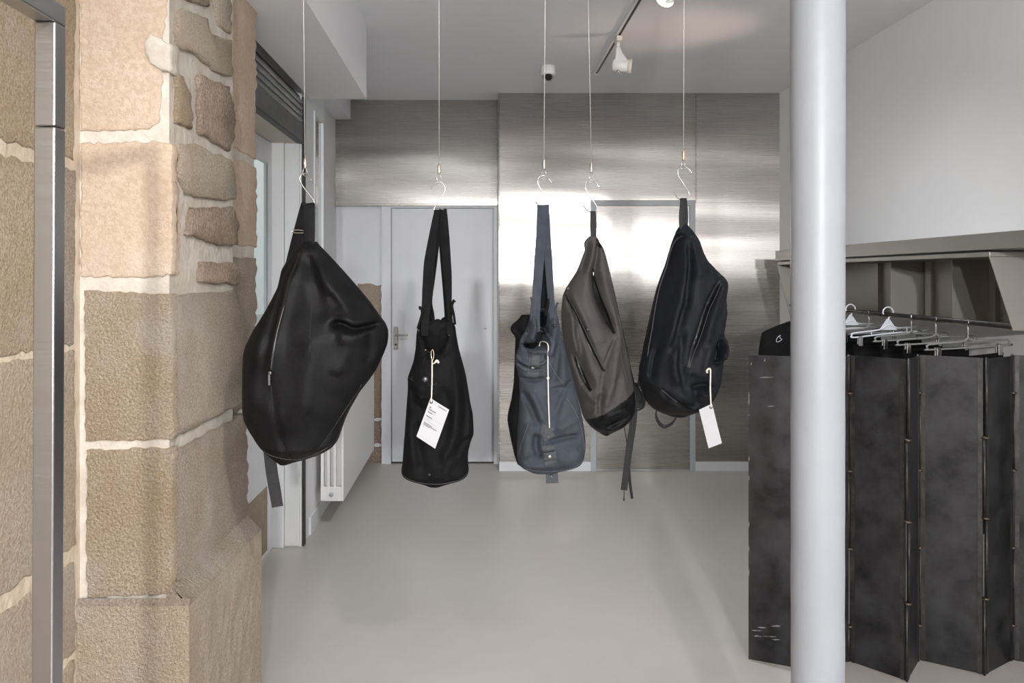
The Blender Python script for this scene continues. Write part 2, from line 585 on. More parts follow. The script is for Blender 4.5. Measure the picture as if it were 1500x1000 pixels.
# =================================================================== THE ROOM
CEIL = 2.90
RX = 2.334          # right wall
YB = 6.39           # back wall
YP = 6.12           # face of the steel-clad projection
YR = -8.6           # wall behind the camera
LX = -0.989         # left stone wall
fl = box('floor', (-1.6, RX + 0.1), (YR - 0.1, YB + 0.1), (-0.1, 0.0), M_floor)
struct(fl, 'smooth beige poured floor of the shop')
ce = box('ceiling', (-1.6, RX + 0.1), (YR - 0.1, YB + 0.1), (CEIL, CEIL + 0.1), M_ceil)
struct(ce, 'plain white painted ceiling')
struct(box('wall_right', (RX, RX + 0.1), (YR, YB), (0, CEIL), M_wall), 'white painted wall behind the steel shelf')
struct(box('wall_rear', (-1.6, RX), (YR - 0.1, YR), (0, CEIL), mat('rear_wall_paint', (0.30, 0.29, 0.28), None, rough=0.8)))

# back wall with the white door on the left and the steel-clad projection on the right
wb = struct(box('wall_back', (-1.3, RX), (YB, YB + 0.1), (0, CEIL), M_door), 'back wall with brushed steel cladding and white door')
proj = box('projection', (0.182, RX), (YP + 0.012, YB), (0, CEIL), M_door, wb)

def xw(px, Y):
    return (px - VX) * Y / F
def zw(py, Y):
    return EYE - (py - VY) * Y / F

# steel sheets on the projection, three vertical bays
xd0, xd1 = xw(869, YP), xw(1014, YP)       # centre lines of the steel door frame
ztop = zw(297, YP)
def sheet(x0, x1, z0, z1, name='steel_panel', m=M_steel, y=YP, t=0.011):
    return box(name, (x0, x1), (y, y + t), (z0, z1), m, wb)
sheet(0.180, xd0 - 0.002, 0.07, ztop)
sheet(0.180, xw(1019, YP), ztop + 0.002, CEIL)
sheet(xw(1019.6, YP), RX, ztop + 0.002, CEIL)
sheet(xd1 + 0.002, RX, 0.07, ztop)
# its return at the left edge
box('steel_edge', (0.176, 0.182), (YP, YB - 0.07), (0.07, CEIL), M_steel, wb)
box('baseboard', (0.180, xd0 - 0.02), (YP - 0.012, YP + 0.012), (0, 0.07), M_base, wb)
box('baseboard', (xd1 + 0.02, RX), (YP - 0.012, YP + 0.012), (0, 0.07), M_base, wb)
# upper left sheet above the white door with a rolled lip
zl = zw(300, YB - 0.05)
box('steel_panel', (-1.133, 0.176), (YB - 0.03, YB - 0.002), (zl + 0.006, CEIL), M_steel, wb)
box('steel_lip', (-1.115, 0.172), (YB - 0.075, YB - 0.002), (zl - 0.010, zl + 0.006), M_steel, wb, 0.003)

# steel door flush in the projection
d2 = struct(thing('door_2', ((xd0 + xd1) / 2, YP, 0), 'flush brushed steel door in a grey frame', 'door'), 'flush brushed steel door in a pale grey frame')
del d2['category']
fw_ = 0.042
multi_box('door_frame', [((xd0 - fw_ / 2, xd0 + fw_ / 2), (YP - 0.014, YP + 0.011), (0, ztop + 0.02)),
                         ((xd1 - fw_ / 2, xd1 + fw_ / 2), (YP - 0.014, YP + 0.011), (0, ztop + 0.02)),
                         ((xd0 + fw_ / 2, xd1 - fw_ / 2), (YP - 0.014, YP + 0.011), (ztop - 0.022, ztop + 0.02))], M_grey_trim, d2)
box('door_leaf', (xd0 + fw_ / 2 + 0.003, xd1 - fw_ / 2 - 0.003), (YP - 0.004, YP + 0.011), (0.012, ztop - 0.025), M_steel_door, d2)

# white door on the left
d1 = struct(thing('door_1', (xw(650, YB), YB, 0), 'plain white door', 'door'), 'plain white flush door with a lever handle')
del d1['category']
yd = YB - 0.002
box('door_leaf', (xw(575, YB), xw(721.5, YB)), (yd - 0.028, yd), (0.012, zw(306, YB)), M_door, d1, 0.002)
multi_box('door_frame', [((xw(560, YB), xw(573.5, YB)), (yd - 0.045, yd), (0, zl - 0.010)),
                         ((xw(723, YB), xw(730, YB)), (yd - 0.045, yd), (0, zl - 0.010)),
                         ((xw(573.5, YB), xw(723, YB)), (yd - 0.045, yd), (zw(305, YB), zl - 0.010))], M_door, d1)
box('threshold_gap', (xw(574, YB), xw(722.5, YB)), (yd - 0.03, yd - 0.001), (0.0, 0.011), M_blackplastic, d1)
hp = (xw(580.5, YB), yd - 0.028)
hd = box('handle_plate', (hp[0] - 0.019, hp[0] + 0.019), (hp[1] - 0.010, hp[1]), (zw(511, YB), zw(478, YB)), M_chrome, d1, 0.004)
zz = zw(490, YB)
tube('lever', [(hp[0], hp[1] - 0.008, zz), (hp[0], hp[1] - 0.045, zz), (hp[0] + 0.02, hp[1] - 0.055, zz), (hp[0] + 0.10, hp[1] - 0.055, zz + 0.002)], 0.008, M_chrome, hd)
cyl('keyhole', (hp[0], hp[1] - 0.012, zw(504, YB)), (hp[0], hp[1] - 0.009, zw(504, YB)), 0.008, M_blackplastic, hd)
box('spyhole_plate', (xw(708, YB), xw(713, YB)), (yd - 0.031, yd - 0.027), (zw(482, YB), zw(480, YB)), M_grey_trim, d1)

# bare stone showing between radiator and door frame
NB = (0, -1, 0)
toB = lambda a, b: P(a, b, YB - 0.001)
stone([(524, 415), (559, 417), (559, 520), (524, 520)], toB, NB, 0.012, M_stone[4], wb, 61, 0.004)
stone([(524, 524), (559, 524), (559, 612), (524, 612)], toB, NB, 0.012, M_stone[1], wb, 62, 0.004)
stone([(524, 615), (559, 615), (559, 650), (524, 650)], toB, NB, 0.014, M_stone[3], wb, 63, 0.004)
stone([(524, 653), (565, 653), (565, 677), (524, 677)], toB, NB, 0.030, M_stone[3], wb, 64, 0.006)

# ------------------------------------------------------------------ left side: stone wall and pillar
M_mortar2 = mat('tan_mortar', (0.52, 0.43, 0.33), (0.64, 0.55, 0.45), 14, 0.95, bump=0.5, bscale=40, spec=0.2)
wl = struct(box('wall_left', (-1.35, LX - 0.012), (YR, 2.02), (0, CEIL), M_mortar2), 'rough limestone block wall with pale mortar joints')
NL = (1, 0, 0)
toL = lambda a, b: PXp(a, b, LX - 0.012)
def wst(y0, y1, z0, z1, k, seed, proud=0.012):
    X = LX - 0.012
    def to(a, b):
        return Vector((X, a / 1000, b / 1000))
    g = 0.0
    r = random.Random(seed)
    j = lambda: r.uniform(-8, 8)
    poly = [(y0 * 1000 + j(), z0 * 1000 + j()), (y1 * 1000 + j(), z0 * 1000 + j()), (y1 * 1000 + j(), z1 * 1000 + j()), (y0 * 1000 + j(), z1 * 1000 + j())]
    # outline in millimetres: densify coarsely
    return stone_mm(poly, to, NL, proud, M_stone[k], wl, seed)

def stone_mm(poly, to, N, proud, m, parent, seed, rough=0.006):
    sc = 0.35
    return stone([(a * sc, b * sc) for a, b in poly], lambda a, b: to(a / sc, b / sc), N, proud, m, parent, seed, rough)

course = [(0.02, 0.535), (0.56, 0.785), (0.82, 1.305), (1.328, 1.75), (1.78, 2.26), (2.28, 2.85)]
cuts = [[-1.0, -0.3, 0.55, 1.15, 1.985], [-1.2, -0.2, 0.7, 1.42, 1.985], [-1.0, -0.4, 0.5, 1.985], [-1.2, -0.1, 0.6, 1.86, 1.985], [-1.0, 0.1, 0.8, 1.985], [-1.2, -0.3, 0.6, 1.3, 1.985]]
kinds = [4, 4, 4, 1, 1, 4]
sd = 100
for (z0, z1), cs, kk in zip(course, cuts, kinds):
    for a, b in zip(cs[:-1], cs[1:]):
        sd += 1
        wst(a, b - (0.014 if b < 1.9 else 0.0), z0, z1, kk if (b - a) > 0.2 else 2, sd)

# pillar: mortar core, front stones facing the camera, side stones facing the opening
PXR, PY1, PY2 = -0.761, 2.0, 2.54
wp = struct(mesh('wall_pillar', *(lambda x0, x1, y0, y1, z0, z1: ([(x0, y0, z0), (x1, y0, z0), (x1, y1, z0), (x0, y1, z0), (x0, y0, z1), (x1, y0, z1), (x1, y1, z1), (x0, y1, z1)],
            [(0, 3, 2, 1), (4, 5, 6, 7), (0, 1, 5, 4), (1, 2, 6, 5), (2, 3, 7, 6), (3, 0, 4, 7)]))(-1.35, PXR - 0.014, PY1 + 0.014, PY2, 0.0, CEIL), M_mortar),
            'cut limestone pillar with rubble and pale mortar')
toF = lambda a, b: P(a, b, PY1 + 0.012)
toR = lambda a, b: PXp(a, b, PXR - 0.012)
NF = (0, -1, 0)
stone([(117, -330), (236, -330), (236, -175), (117, -175)], toF, NF, 0.012, M_stone[0], wp, 10)
stone([(117, -160), (250, -160), (246, 0), (240, 45), (236, 70), (236, 95), (238, 112), (236, 150), (233, 180), (218, 190), (118, 192)], toF, NF, 0.013, M_stone[0], wp, 11, 0.003)
stone([(118, 210), (230, 207), (252, 211), (253, 300), (252, 402), (225, 406), (119, 405)], toF, NF, 0.013, M_stone[0], wp, 12, 0.003)
stone([(213, 60), (222, 50), (238, 58), (253, 66), (253, 108), (240, 106), (222, 95), (214, 80)], toF, NF, 0.032, M_mortar, wp, 13, 0.004, name='mortar_patch')
stone([(124, 425), (252, 430), (253, 643), (126, 646)], toF, NF, 0.014, M_stone[1], wp, 14, 0.004)
stone([(127, 659), (253, 655), (253, 869), (128, 875)], toF, NF, 0.014, M_stone[1], wp, 15, 0.004)
# side (x > 253), top to bottom
stone([(262, -330), (330, -330), (331, -170), (258, -170)], toR, NL, 0.014, M_stone[2], wp, 20)
stone([(258, -160), (300, -160), (305, 10), (280, 4), (258, -8)], toR, NL, 0.016, M_stone[3], wp, 21)
stone([(308, -160), (337, -160), (337, 50), (318, 38), (310, 0)], toR, NL, 0.014, M_stone[4], wp, 22)
stone([(255, 22), (267, 12), (300, 26), (306, 50), (336, 58), (337, 112), (315, 106), (285, 80), (264, 74), (255, 62)], toR, NL, 0.020, M_stone[4], wp, 23, 0.008)
stone([(255, 104), (263, 110), (275, 135), (280, 165), (277, 190), (264, 184), (255, 180)], toR, NL, 0.018, M_stone[1], wp, 24, 0.008)
stone([(288, 108), (332, 126), (339, 165), (340, 202), (333, 222), (305, 205), (288, 195), (287, 150)], toR, NL, 0.026, M_stone[3], wp, 25, 0.012)
stone([(257, 212), (285, 210), (300, 219), (335, 233), (341, 260), (342, 292), (315, 292), (270, 285), (260, 262)], toR, NL, 0.022, M_stone[4], wp, 26, 0.008)
stone([(278, 303), (300, 304), (337, 302), (345, 325), (344, 358), (318, 360), (290, 350), (270, 345), (272, 325)], toR, NL, 0.028, M_stone[3], wp, 27, 0.012)
stone([(290, 384), (337, 384), (347, 392), (347, 417), (305, 415), (288, 412)], toR, NL, 0.022, M_stone[3], wp, 28, 0.010)
stone([(255, 214), (257, 240), (262, 290), (265, 340), (262, 400), (255, 404)], toR, NL, 0.010, M_stone[0], wp, 29)
stone([(255, 431), (345, 426), (351, 470), (357, 520), (358, 588), (300, 618), (255, 640)], toR, NL, 0.016, M_stone[2], wp, 30, 0.006)
stone([(255, 660), (300, 636), (358, 605), (361, 700), (361, 778), (330, 803), (265, 862), (255, 870)], toR, NL, 0.016, M_stone[2], wp, 31, 0.006)
# wider base block, weathered top
XB = -0.718
zb = 0.665
def base_block():
    V, Fc = [], []
    nx, ny, nz = 10, 18, 16
    x0, x1, y0, y1 = -1.05, XB, PY1 - 0.005, 2.67
    grid = {}
    def add(p, n, k=1.0):
        p = Vector(p)
        d = (noise.noise(p * 11) * 0.006 + noise.noise(p * 40) * 0.003) * k
        V.append(p + Vector(n) * d)
        return len(V) - 1
    def patch(fn, n, a, b):
        nonlocal V, Fc
        base = len(V)
        for i in range(a + 1):
            for j in range(b + 1):
                u, v = i / a, j / b
                add(fn(u, v), n, min(1.0, 5 * min(u, 1 - u, v, 1 - v)))
        for i in range(a):
            for j in range(b):
                Fc.append((base + i * (b + 1) + j, base + (i + 1) * (b + 1) + j, base + (i + 1) * (b + 1) + j + 1, base + i * (b + 1) + j + 1))
    patch(lambda u, v: (x0 + (x1 - x0) * u, y0, zb * v), (0, -1, 0), nx, nz)
    patch(lambda u, v: (x1, y0 + (y1 - y0) * u, (zb - 0.02 * u) * v), (1, 0, 0), ny, nz)
    patch(lambda u, v: (x1 + (x0 - x1) * u, y1, (zb - 0.02) * v), (0, 1, 0), nx, nz)
    o = mesh('stone', V, Fc, M_stone[4], wp, False)
    V, Fc = [], []
    patch(lambda u, v: (x1 + (PXR - 0.006 - x1) * v, PY1 + 0.003 + (y1 - PY1 - 0.003) * u, zb - 0.02 * u + 0.045 * v), (0.5, 0, 0.8), ny, 4)
    patch(lambda u, v: (x0 + (x1 - x0) * u, y0 + (PY1 + 0.004 - y0) * v, zb + 0.016 * v), (0, -0.3, 0.8), nx, 2)
    b_ = len(V)
    V += [Vector((x1, PY1 + 0.003, zb - 0.01)), Vector((PXR - 0.006, PY1 + 0.003, zb + 0.046)), Vector((PXR - 0.03, PY1 + 0.003, zb - 0.01))]
    Fc.append((b_, b_ + 1, b_ + 2))
    mesh('mortar_fillet', V, Fc, M_stone[2], wp, True)
base_block()
# jamb behind the pillar, smoother dressed blocks
JX = -0.82
wj = struct(multi_box('wall_jamb', [((-1.5, JX - 0.012), (PY2 - 0.01, 2.99), (0.98, 2.488)), ((-1.5, JX - 0.05), (PY2 - 0.01, 2.98), (0, 0.98))], M_mortar), 'dressed limestone jamb beside the shop door')
toJ = lambda a, b: PXp(a, b, JX - 0.012)
XJ0, XJ1 = 334, 374.5
for i, (ya, yb2) in enumerate([(-10, 232), (244, 362), (378, 590)]):
    s0 = (ya - VY) / (371 - VX); s1 = (yb2 - VY) / (371 - VX)
    f = lambda x, s: VY + s * (x - VX)
    stone([(XJ0, f(XJ0, s0)), (XJ1, f(XJ1, s0)), (XJ1 + (i % 2), f(XJ1, s1)), (XJ0, f(XJ0, s1))], toJ, NL, 0.012, M_stone[0 if i < 2 else 2], wj, 40 + i, 0.004)

# ------------------------------------------------------------------ left side: shop door, shutter, joinery
SOX = -0.615
sf = struct(box('trim_1', (-0.93, SOX), (2.70, 4.484), (2.489, CEIL), M_ceil), 'deep white soffit box over the shop door')
sf2 = struct(box('trim_2', (-1.3, -1.0), (4.45, YB), (2.745, CEIL), M_ceil), 'shallow white beam beyond the soffit')
struct(box('wall_lintel', (-1.5, -1.02), (2.98, 4.46), (2.24, CEIL), M_wall))
struct(box('trim_3', (-1.5, -0.985), (2.98, 4.40), (2.225, 2.24), M_cream), 'cream underside of the door recess')
# end of the recess facing the camera
rec = struct(box('wall_recess', (-1.166, -0.962), (4.40, 4.56), (0, 2.745), M_joinery), 'white painted end of the door recess')
box('joinery_board', (xw(417, 4.39), -0.972), (4.385, 4.40), (0.01, 2.225), M_joinery, rec, 0.003)
box('joinery_board', (-1.135, xw(416, 4.38)), (4.375, 4.40), (0.0, 2.225), M_joinery, rec, 0.003)
# wall along the room: window part, then set back above a radiator breast
wj2 = struct(box('wall_window', (-1.17, -0.962), (4.56, 5.06), (0, 1.05), M_wall), 'white panelled wall below the narrow window')
multi_box('joinery_post', [((-1.17, -0.962), (4.56, 4.73), (1.05, 2.745)), ((-1.17, -0.962), (5.02, 5.06), (1.05, 2.745)), ((-1.17, -0.962), (4.73, 5.02), (2.48, 2.745))], M_joinery, wj2)
w1 = struct(thing('window_1', (-0.97, 4.87, 1.05), 'narrow window', 'window'), 'tall narrow window between white posts')
del w1['category']
multi_box('window_frame', [((-0.985, -0.955), (4.73, 4.755), (1.06, 2.475)), ((-0.985, -0.955), (4.995, 5.018), (1.06, 2.475)),
                           ((-0.985, -0.955), (4.755, 4.995), (2.45, 2.475)), ((-0.985, -0.955), (4.755, 4.995), (1.06, 1.085))], M_joinery, w1)
box('pane', (-0.975, -0.97), (4.755, 4.995), (1.085, 2.45), M_mirrorglass, w1)
struct(box('wall_side', (-1.2, -1.12), (5.06, YB), (1.15, 2.745), M_wall), 'white wall beside the back corner')
struct(box('wall_breast', (-1.2, -0.962), (5.06, YB), (0, 1.15), M_wall), 'low white wall behind the radiator')
box('baseboard_strip', (-0.962, -0.952), (4.60, 4.90), (0, 0.10), M_joinery, wj2)

# exterior shop door, glazed
gd = struct(thing('door_3', (-1.14, 3.7, 0), 'glazed door', 'door'), 'white framed glazed shop door beside the stone jamb')
del gd['category']
GX0, GX1 = -1.142, -1.12
multi_box('door_frame', [((GX0, GX1), (4.29, 4.375), (0, 2.22)), ((GX0, GX1), (3.02, 3.10), (0, 2.22)), ((GX0, GX1), (3.10, 4.29), (2.10, 2.22)), ((GX0, GX1), (3.10, 4.29), (0.90, 0.98))], M_joinery, gd)
box('pane', (GX1 - 0.007, GX1 - 0.002), (3.10, 4.29), (0.98, 2.10), M_glass, gd)
box('lower_panel', (GX0 + 0.002, GX1 - 0.008), (3.10, 4.29), (0.36, 0.90), M_joinery, gd)
box('kick_panel', (GX0 + 0.002, GX1 - 0.003), (3.10, 4.29), (0.02, 0.36), M_plinth, gd)
struct(box('wall_outside', (-9.2, -9.1), (-6, 70), (-0.1, 8), M_outside), 'pale house front across the street')
struct(box('trim_4', (-9.2, -1.6), (-6, 70), (-0.2, -0.1), mat('pavement', (0.35, 0.35, 0.35), None, rough=0.9)), 'grey pavement outside the shop door')

# roller shutter rolled up under the soffit
rs = thing('roller_shutter', (-0.965, 3.7, 2.22), 'dark grey metal roller shutter rolled up above the shop door', 'shutter')
zs = 2.335
for k in range(4):
    pr = []
    for i in range(7):
        a = math.pi * i / 6
        pr.append((-0.968 + 0.014 * math.sin(a), zs + 0.0325 * (1 - math.cos(a)) / 2))
    V = []
    for yy in (3.0, 4.398):
        V += [(a, yy, b) for a, b in pr] + [(-0.985, yy, pr[-1][1]), (-0.985, yy, pr[0][1])]
    nn = 9
    Fc = [(i, (i + 1) % nn, nn + (i + 1) % nn, nn + i) for i in range(nn)] + [tuple(range(nn))[::-1], tuple(range(nn, 2 * nn))]
    mesh('slat', V, Fc, M_shutter, rs)
    zs += 0.0335
box('bottom_bar', (-0.985, -0.955), (3.0, 4.398), (2.225, 2.332), M_shutter, rs, 0.003)
box('gasket', (-0.984, -0.951), (3.0, 4.398), (2.222, 2.23), M_blackrail, rs)
box('shutter_box', (-1.0, -0.972), (3.0, 4.398), (2.24, 2.487), M_blackrail, rs)
gr = tag(multi_box('guide_rail', [((-0.972, -0.962), (4.405, 4.44), (0.0, 2.24)), ((-0.962, -0.948), (4.405, 4.412), (0, 2.484)), ((-0.962, -0.948), (4.432, 4.44), (0, 2.484))], M_blackrail),
         'black vertical shutter guide at the recess corner', 'guide rail')

# radiator
ra = thing('radiator', (-0.86, 5.45, 0.15), 'white steel panel radiator mounted along the left wall', 'radiator')
y0r, y1r, z0r, z1r = 4.755, 6.19, 0.15, 0.98
xs = [-0.927, -0.892, -0.858, -0.824, -0.790]
box('front_panel', (-0.803, -0.790), (y0r, y1r), (z0r, z1r), M_radiator, ra, 0.003)
for k in range(3):
    xc = -0.918 + k * 0.037
    box('inner_panel', (xc - 0.009, xc + 0.009), (y0r + 0.004, y1r), (z0r + 0.01, z1r), M_radiator, ra, 0.004)
box('end_cap', (-0.927, -0.803), (y0r, y0r + 0.03), (z0r, z0r + 0.085), M_radiator, ra, 0.003)
box('end_cap', (-0.927, -0.803), (y0r, y0r + 0.03), (z1r - 0.07, z1r), M_radiator, ra, 0.003)
box('core', (-0.925, -0.80), (y0r + 0.05, y1r), (z0r + 0.02, z1r - 0.02), M_radiator, ra)
cyl('vent_plug', (-0.862, y0r - 0.008, 0.19), (-0.862, y0r + 0.01, 0.19), 0.013, M_grey_trim, ra)
for yb_ in (5.0, 5.9):
    box('wall_bracket', (-0.960, -0.925), (yb_, yb_ + 0.03), (0.3, 0.8), M_radiator, ra)

# ------------------------------------------------------------------ ceiling fittings
tr = thing('light_track', (0.82, 2.0, CEIL), 'white ceiling light track with a black slot', 'light track')
TX = 0.825
multi_box('rail', [((TX - 0.020, TX - 0.007), (YR + 0.3, 5.48), (CEIL - 0.022, CEIL)), ((TX + 0.009, TX + 0.016), (YR + 0.3, 5.48), (CEIL - 0.022, CEIL)), ((TX - 0.020, TX + 0.016), (5.48, 5.50), (CEIL - 0.022, CEIL))], M_wall, tr)
box('slot', (TX - 0.007, TX + 0.009), (YR + 0.3, 5.48), (CEIL - 0.016, CEIL - 0.001), M_blackplastic, tr)

def spot(y, label, ax=(1, -0.15, -0.12)):
    s = thing('track_spotlight', (TX, y, CEIL - 0.02), label, 'spotlight', 'spotlights on the ceiling track')
    box('adapter', (TX - 0.016, TX + 0.018), (y - 0.045, y + 0.045), (CEIL - 0.052, CEIL - 0.0225), M_creamplastic, s, 0.006)
    cyl('stem', (TX, y, CEIL - 0.085), (TX, y, CEIL - 0.05), 0.010, M_whiteplastic, s)
    cx, cz = TX + 0.028, CEIL - 0.185
    # bracket: wedge tapering from the stem down onto the lamp body
    V = []
    for (z, x0, x1, h) in ((CEIL - 0.085, TX - 0.012, TX + 0.012, 0.013), (CEIL - 0.12, TX - 0.014, TX + 0.022, 0.020), (CEIL - 0.155, TX - 0.020, TX + 0.045, 0.028), (CEIL - 0.19, TX - 0.026, TX + 0.06, 0.030)):
        V += [(x0, y - h, z), (x1, y - h, z), (x1, y + h, z), (x0, y + h, z)]
    Fc = [(0, 1, 2, 3)]
    for i in range(3):
        for k in range(4):
            Fc.append((i * 4 + k, (i + 1) * 4 + k, (i + 1) * 4 + (k + 1) % 4, i * 4 + (k + 1) % 4))
    Fc.append((12, 15, 14, 13))
    mesh('bracket', V, Fc, M_whiteplastic, s)
    o = tuple(Vector((cx - 0.02, y, cz)) - Vector(ax).normalized() * 0.04)
    lathe('lamp_body', [(0.0, -0.004), (0.030, 0), (0.036, 0.008), (0.037, 0.05), (0.036, 0.088), (0.034, 0.09)], o, ax, M_whiteplastic, s)
    lathe('lamp_rim', [(0.034, 0.086), (0.040, 0.088), (0.041, 0.108), (0.038, 0.110), (0.034, 0.104), (0.0, 0.100)], o, ax, M_creamplastic, s)
    cyl('tilt_screw', (cx - 0.03, y - 0.01, cz - 0.046), (cx - 0.03, y - 0.01, cz - 0.030), 0.008, M_chrome, s)
    return s
spot(4.62, 'white ceiling spotlight clipped to the track, whole lamp in view')
spot(3.40, 'white ceiling spotlight cut off by the top of the picture', (-0.35, 1, -0.6))

dc = thing('dome_camera', (0.485, 5.34, CEIL), 'small white security camera with dark dome on the ceiling', 'camera')
lathe('housing', [(0.046, 0), (0.050, 0.004), (0.051, 0.05), (0.047, 0.060), (0.040, 0.062)], (0.485, 5.34, CEIL - 0.0005), (0, 0, -1), M_whiteplastic, dc, 32)
lathe('dome', [(0.041, 0.06), (0.040, 0.072), (0.034, 0.088), (0.022, 0.099), (0.008, 0.104), (0.0, 0.1045)], (0.485, 5.34, CEIL), (0, 0, -1), mat('dome_grey', (0.35, 0.35, 0.36), None, rough=0.15), dc, 32)
lathe('lens_ball', [(0.0, -0.026), (0.014, -0.022), (0.024, -0.010), (0.026, 0), (0.024, 0.010), (0.014, 0.022), (0, 0.026)], (0.485, 5.315, CEIL - 0.078), (0, -1, -0.2), M_blackplastic, dc, 24)

# ------------------------------------------------------------------ white column
CXc, CYc, CR = 0.8215, 1.915, 0.0612
prof = []
for i in range(60):
    t = i / 59
    z = t * CEIL
    prof.append((CR + 0.0014 * (z - 1.49) + 0.0004 * math.sin(i * 1.7), z))
col = lathe('column', prof, (CXc, CYc, 0), (0, 0, 1), M_column, None, 48)
for v in col.data.vertices:
    d = noise.noise(v.co * 9) * 0.0007
    r = Vector((v.co.x - CXc, v.co.y - CYc, 0))
    if r.length > 1e-4:
        v.co += r.normalized() * d
tag(col, 'round white painted iron column standing before the black screen', 'column')

# ------------------------------------------------------------------ folding screen
SH = 1.186
pts = [(1.057, 3.10), (1.25, 3.015), (1.445, 3.083), (1.587, 2.933), (1.72, 3.094), (1.901, 2.978), (2.084, 3.094), (2.262, 2.985)]
scr = thing('folding_screen', (1.65, 3.03, 0), 'zigzag folding screen of waxed black steel panels', 'screen')
def plate(name, a, b, z0, z1, t, m, parent, g=0.004):
    a, b = Vector((a[0], a[1], 0)), Vector((b[0], b[1], 0))
    d = (b - a).normalized()
    n = Vector((-d.y, d.x, 0)) * t / 2
    a2, b2 = a + d * g, b - d * g
    V = [a2 - n, b2 - n, b2 + n, a2 + n]
    V = [Vector((v.x, v.y, z0)) for v in V] + [Vector((v.x, v.y, z1)) for v in V]
    return mesh(name, V, [(0, 3, 2, 1), (4, 5, 6, 7), (0, 1, 5, 4), (1, 2, 6, 5), (2, 3, 7, 6), (3, 0, 4, 7)], m, parent)
for i in range(len(pts) - 1):
    pl = plate('panel', pts[i], pts[i + 1], 0.004, SH - 0.004 * (i % 2), 0.004, M_blacksteel, scr)
    # folded flanges beside each hinge
    a, b = Vector((*pts[i], 0)), Vector((*pts[i + 1], 0))
    d = (b - a).normalized()
    nrm = Vector((d.y, -d.x, 0))
    for (q, s) in ((a, 1), (b, -1)):
        if (q == a and i == 0):
            continue
        e0 = q + d * s * 0.008 + nrm * 0.0035
        e1 = q + d * s * 0.022 + nrm * 0.0035
        plate('flange', (e0.x, e0.y), (e1.x, e1.y), 0.004, SH - 0.003, 0.003, M_hinge, pl, 0.0)
M_scratch = mat('bare_scratch', (0.30, 0.31, 0.32), None, rough=0.5, metal=0.5)
def scratch_marks():
    a, b = Vector((*pts[0], 0)), Vector((*pts[1], 0))
    d = (b - a).normalized()
    nrm = Vector((d.y, -d.x, 0))
    r = random.Random(4)
    V, Fc = [], []
    marks = [(0.012, 1.15, 0.004, 0.012), (0.062, 1.165, 0.003, 0.016), (0.045, 1.10, 0.05, 0.003), (0.07, 0.99, 0.03, 0.003)]
    marks += [(r.uniform(0.008, 0.10), r.uniform(0.09, 0.16), r.uniform(0.012, 0.04), r.uniform(0.002, 0.006)) for _ in range(9)]
    marks += [(0.004, r.uniform(0.3, 1.1), 0.003, r.uniform(0.01, 0.05)) for _ in range(8)]
    for (u, z, w_, h_) in marks:
        k0 = len(V)
        n_ = 7
        for i in range(n_):
            t = i / (n_ - 1)
            for s_ in (-1, 1):
                q = a + d * (u + w_ * t) + nrm * 0.0024
                V.append((q.x, q.y, z + s_ * h_ * 0.5 * (0.25 + math.sin(t * 3.1)) * r.uniform(0.3, 1.0) + 0.004 * t))
        for i in range(n_ - 1):
            Fc.append((k0 + 2 * i, k0 + 2 * i + 2, k0 + 2 * i + 3, k0 + 2 * i + 1))
    o = mesh('scratch_marks', V, Fc, M_scratch, scr)
    o['kind'] = 'stuff'
scratch_marks()
for i in range(1, len(pts) - 1):
    x, y = pts[i]
    off = -0.007 if i % 2 else -0.004
    zc = [1.04, 0.74, 0.44, 0.14] if i % 2 == 0 else [0.89, 0.59, 0.29]
    edges = sorted([0.004] + zc + [SH + 0.003])
    for k in range(len(edges) - 1):
        dx = 0.004 if k % 2 else -0.004
        cyl('hinge', (x + dx, y + off, edges[k]), (x + dx, y + off, edges[k + 1]), 0.005, M_hinge, scr, 10)
    for z in zc:
        lathe('collar', [(0.010, -0.004), (0.013, -0.002), (0.013, 0.002), (0.010, 0.004)], (x, y + off, z), (0, 0, 1), M_weld, scr, 14)

# ------------------------------------------------------------------ steel wall shelf with hanging rail
SX, SY0, SY1 = 2.0, 3.108, 5.29
zt, zbm = zw(386, 2.169 * SX), 1.300
sh = thing('wall_shelf', (RX, 4.2, 1.3), 'long brushed steel wall shelf unit with open dividers', 'shelf')
box('top_ledge', (SX - 0.004, RX - 0.001), (2.3, SY1 + 0.02), (zt + 0.034, zt + 0.100), M_shelf, sh, 0.002)
box('ledge_lip', (SX + 0.004, RX - 0.001), (SY0, SY1), (zt + 0.006, zt + 0.026), M_shelf, sh, 0.002)
box('shadow_gap', (SX + 0.02, RX - 0.001), (SY0, SY1), (zt + 0.026, zt + 0.034), M_blackrail, sh)
box('back_panel', (RX - 0.012, RX - 0.001), (SY0, SY1), (zbm - 0.02, zt + 0.006), M_shelf, sh)
def cheek(name, y, t, xt, xb, z0, z1, parent):
    V = [(xt, y, z1), (RX - 0.001, y, z1), (RX - 0.001, y, z0), (xb, y, z0)]
    V = [Vector(v) for v in V] + [Vector((v[0], v[1] + t, v[2])) for v in V]
    return mesh(name, V, [(0, 1, 2, 3), (7, 6, 5, 4), (0, 4, 5, 1), (1, 5, 6, 2), (2, 6, 7, 3), (3, 7, 4, 0)], M_shelf, parent)
cheek('end_cheek', SY0 - 0.004, 0.004, SX, 2.093, zbm - 0.02, zt + 0.006, sh)
cheek('end_cheek', SY1, 0.004, SX, 2.093, zbm - 0.10, zt + 0.006, sh)
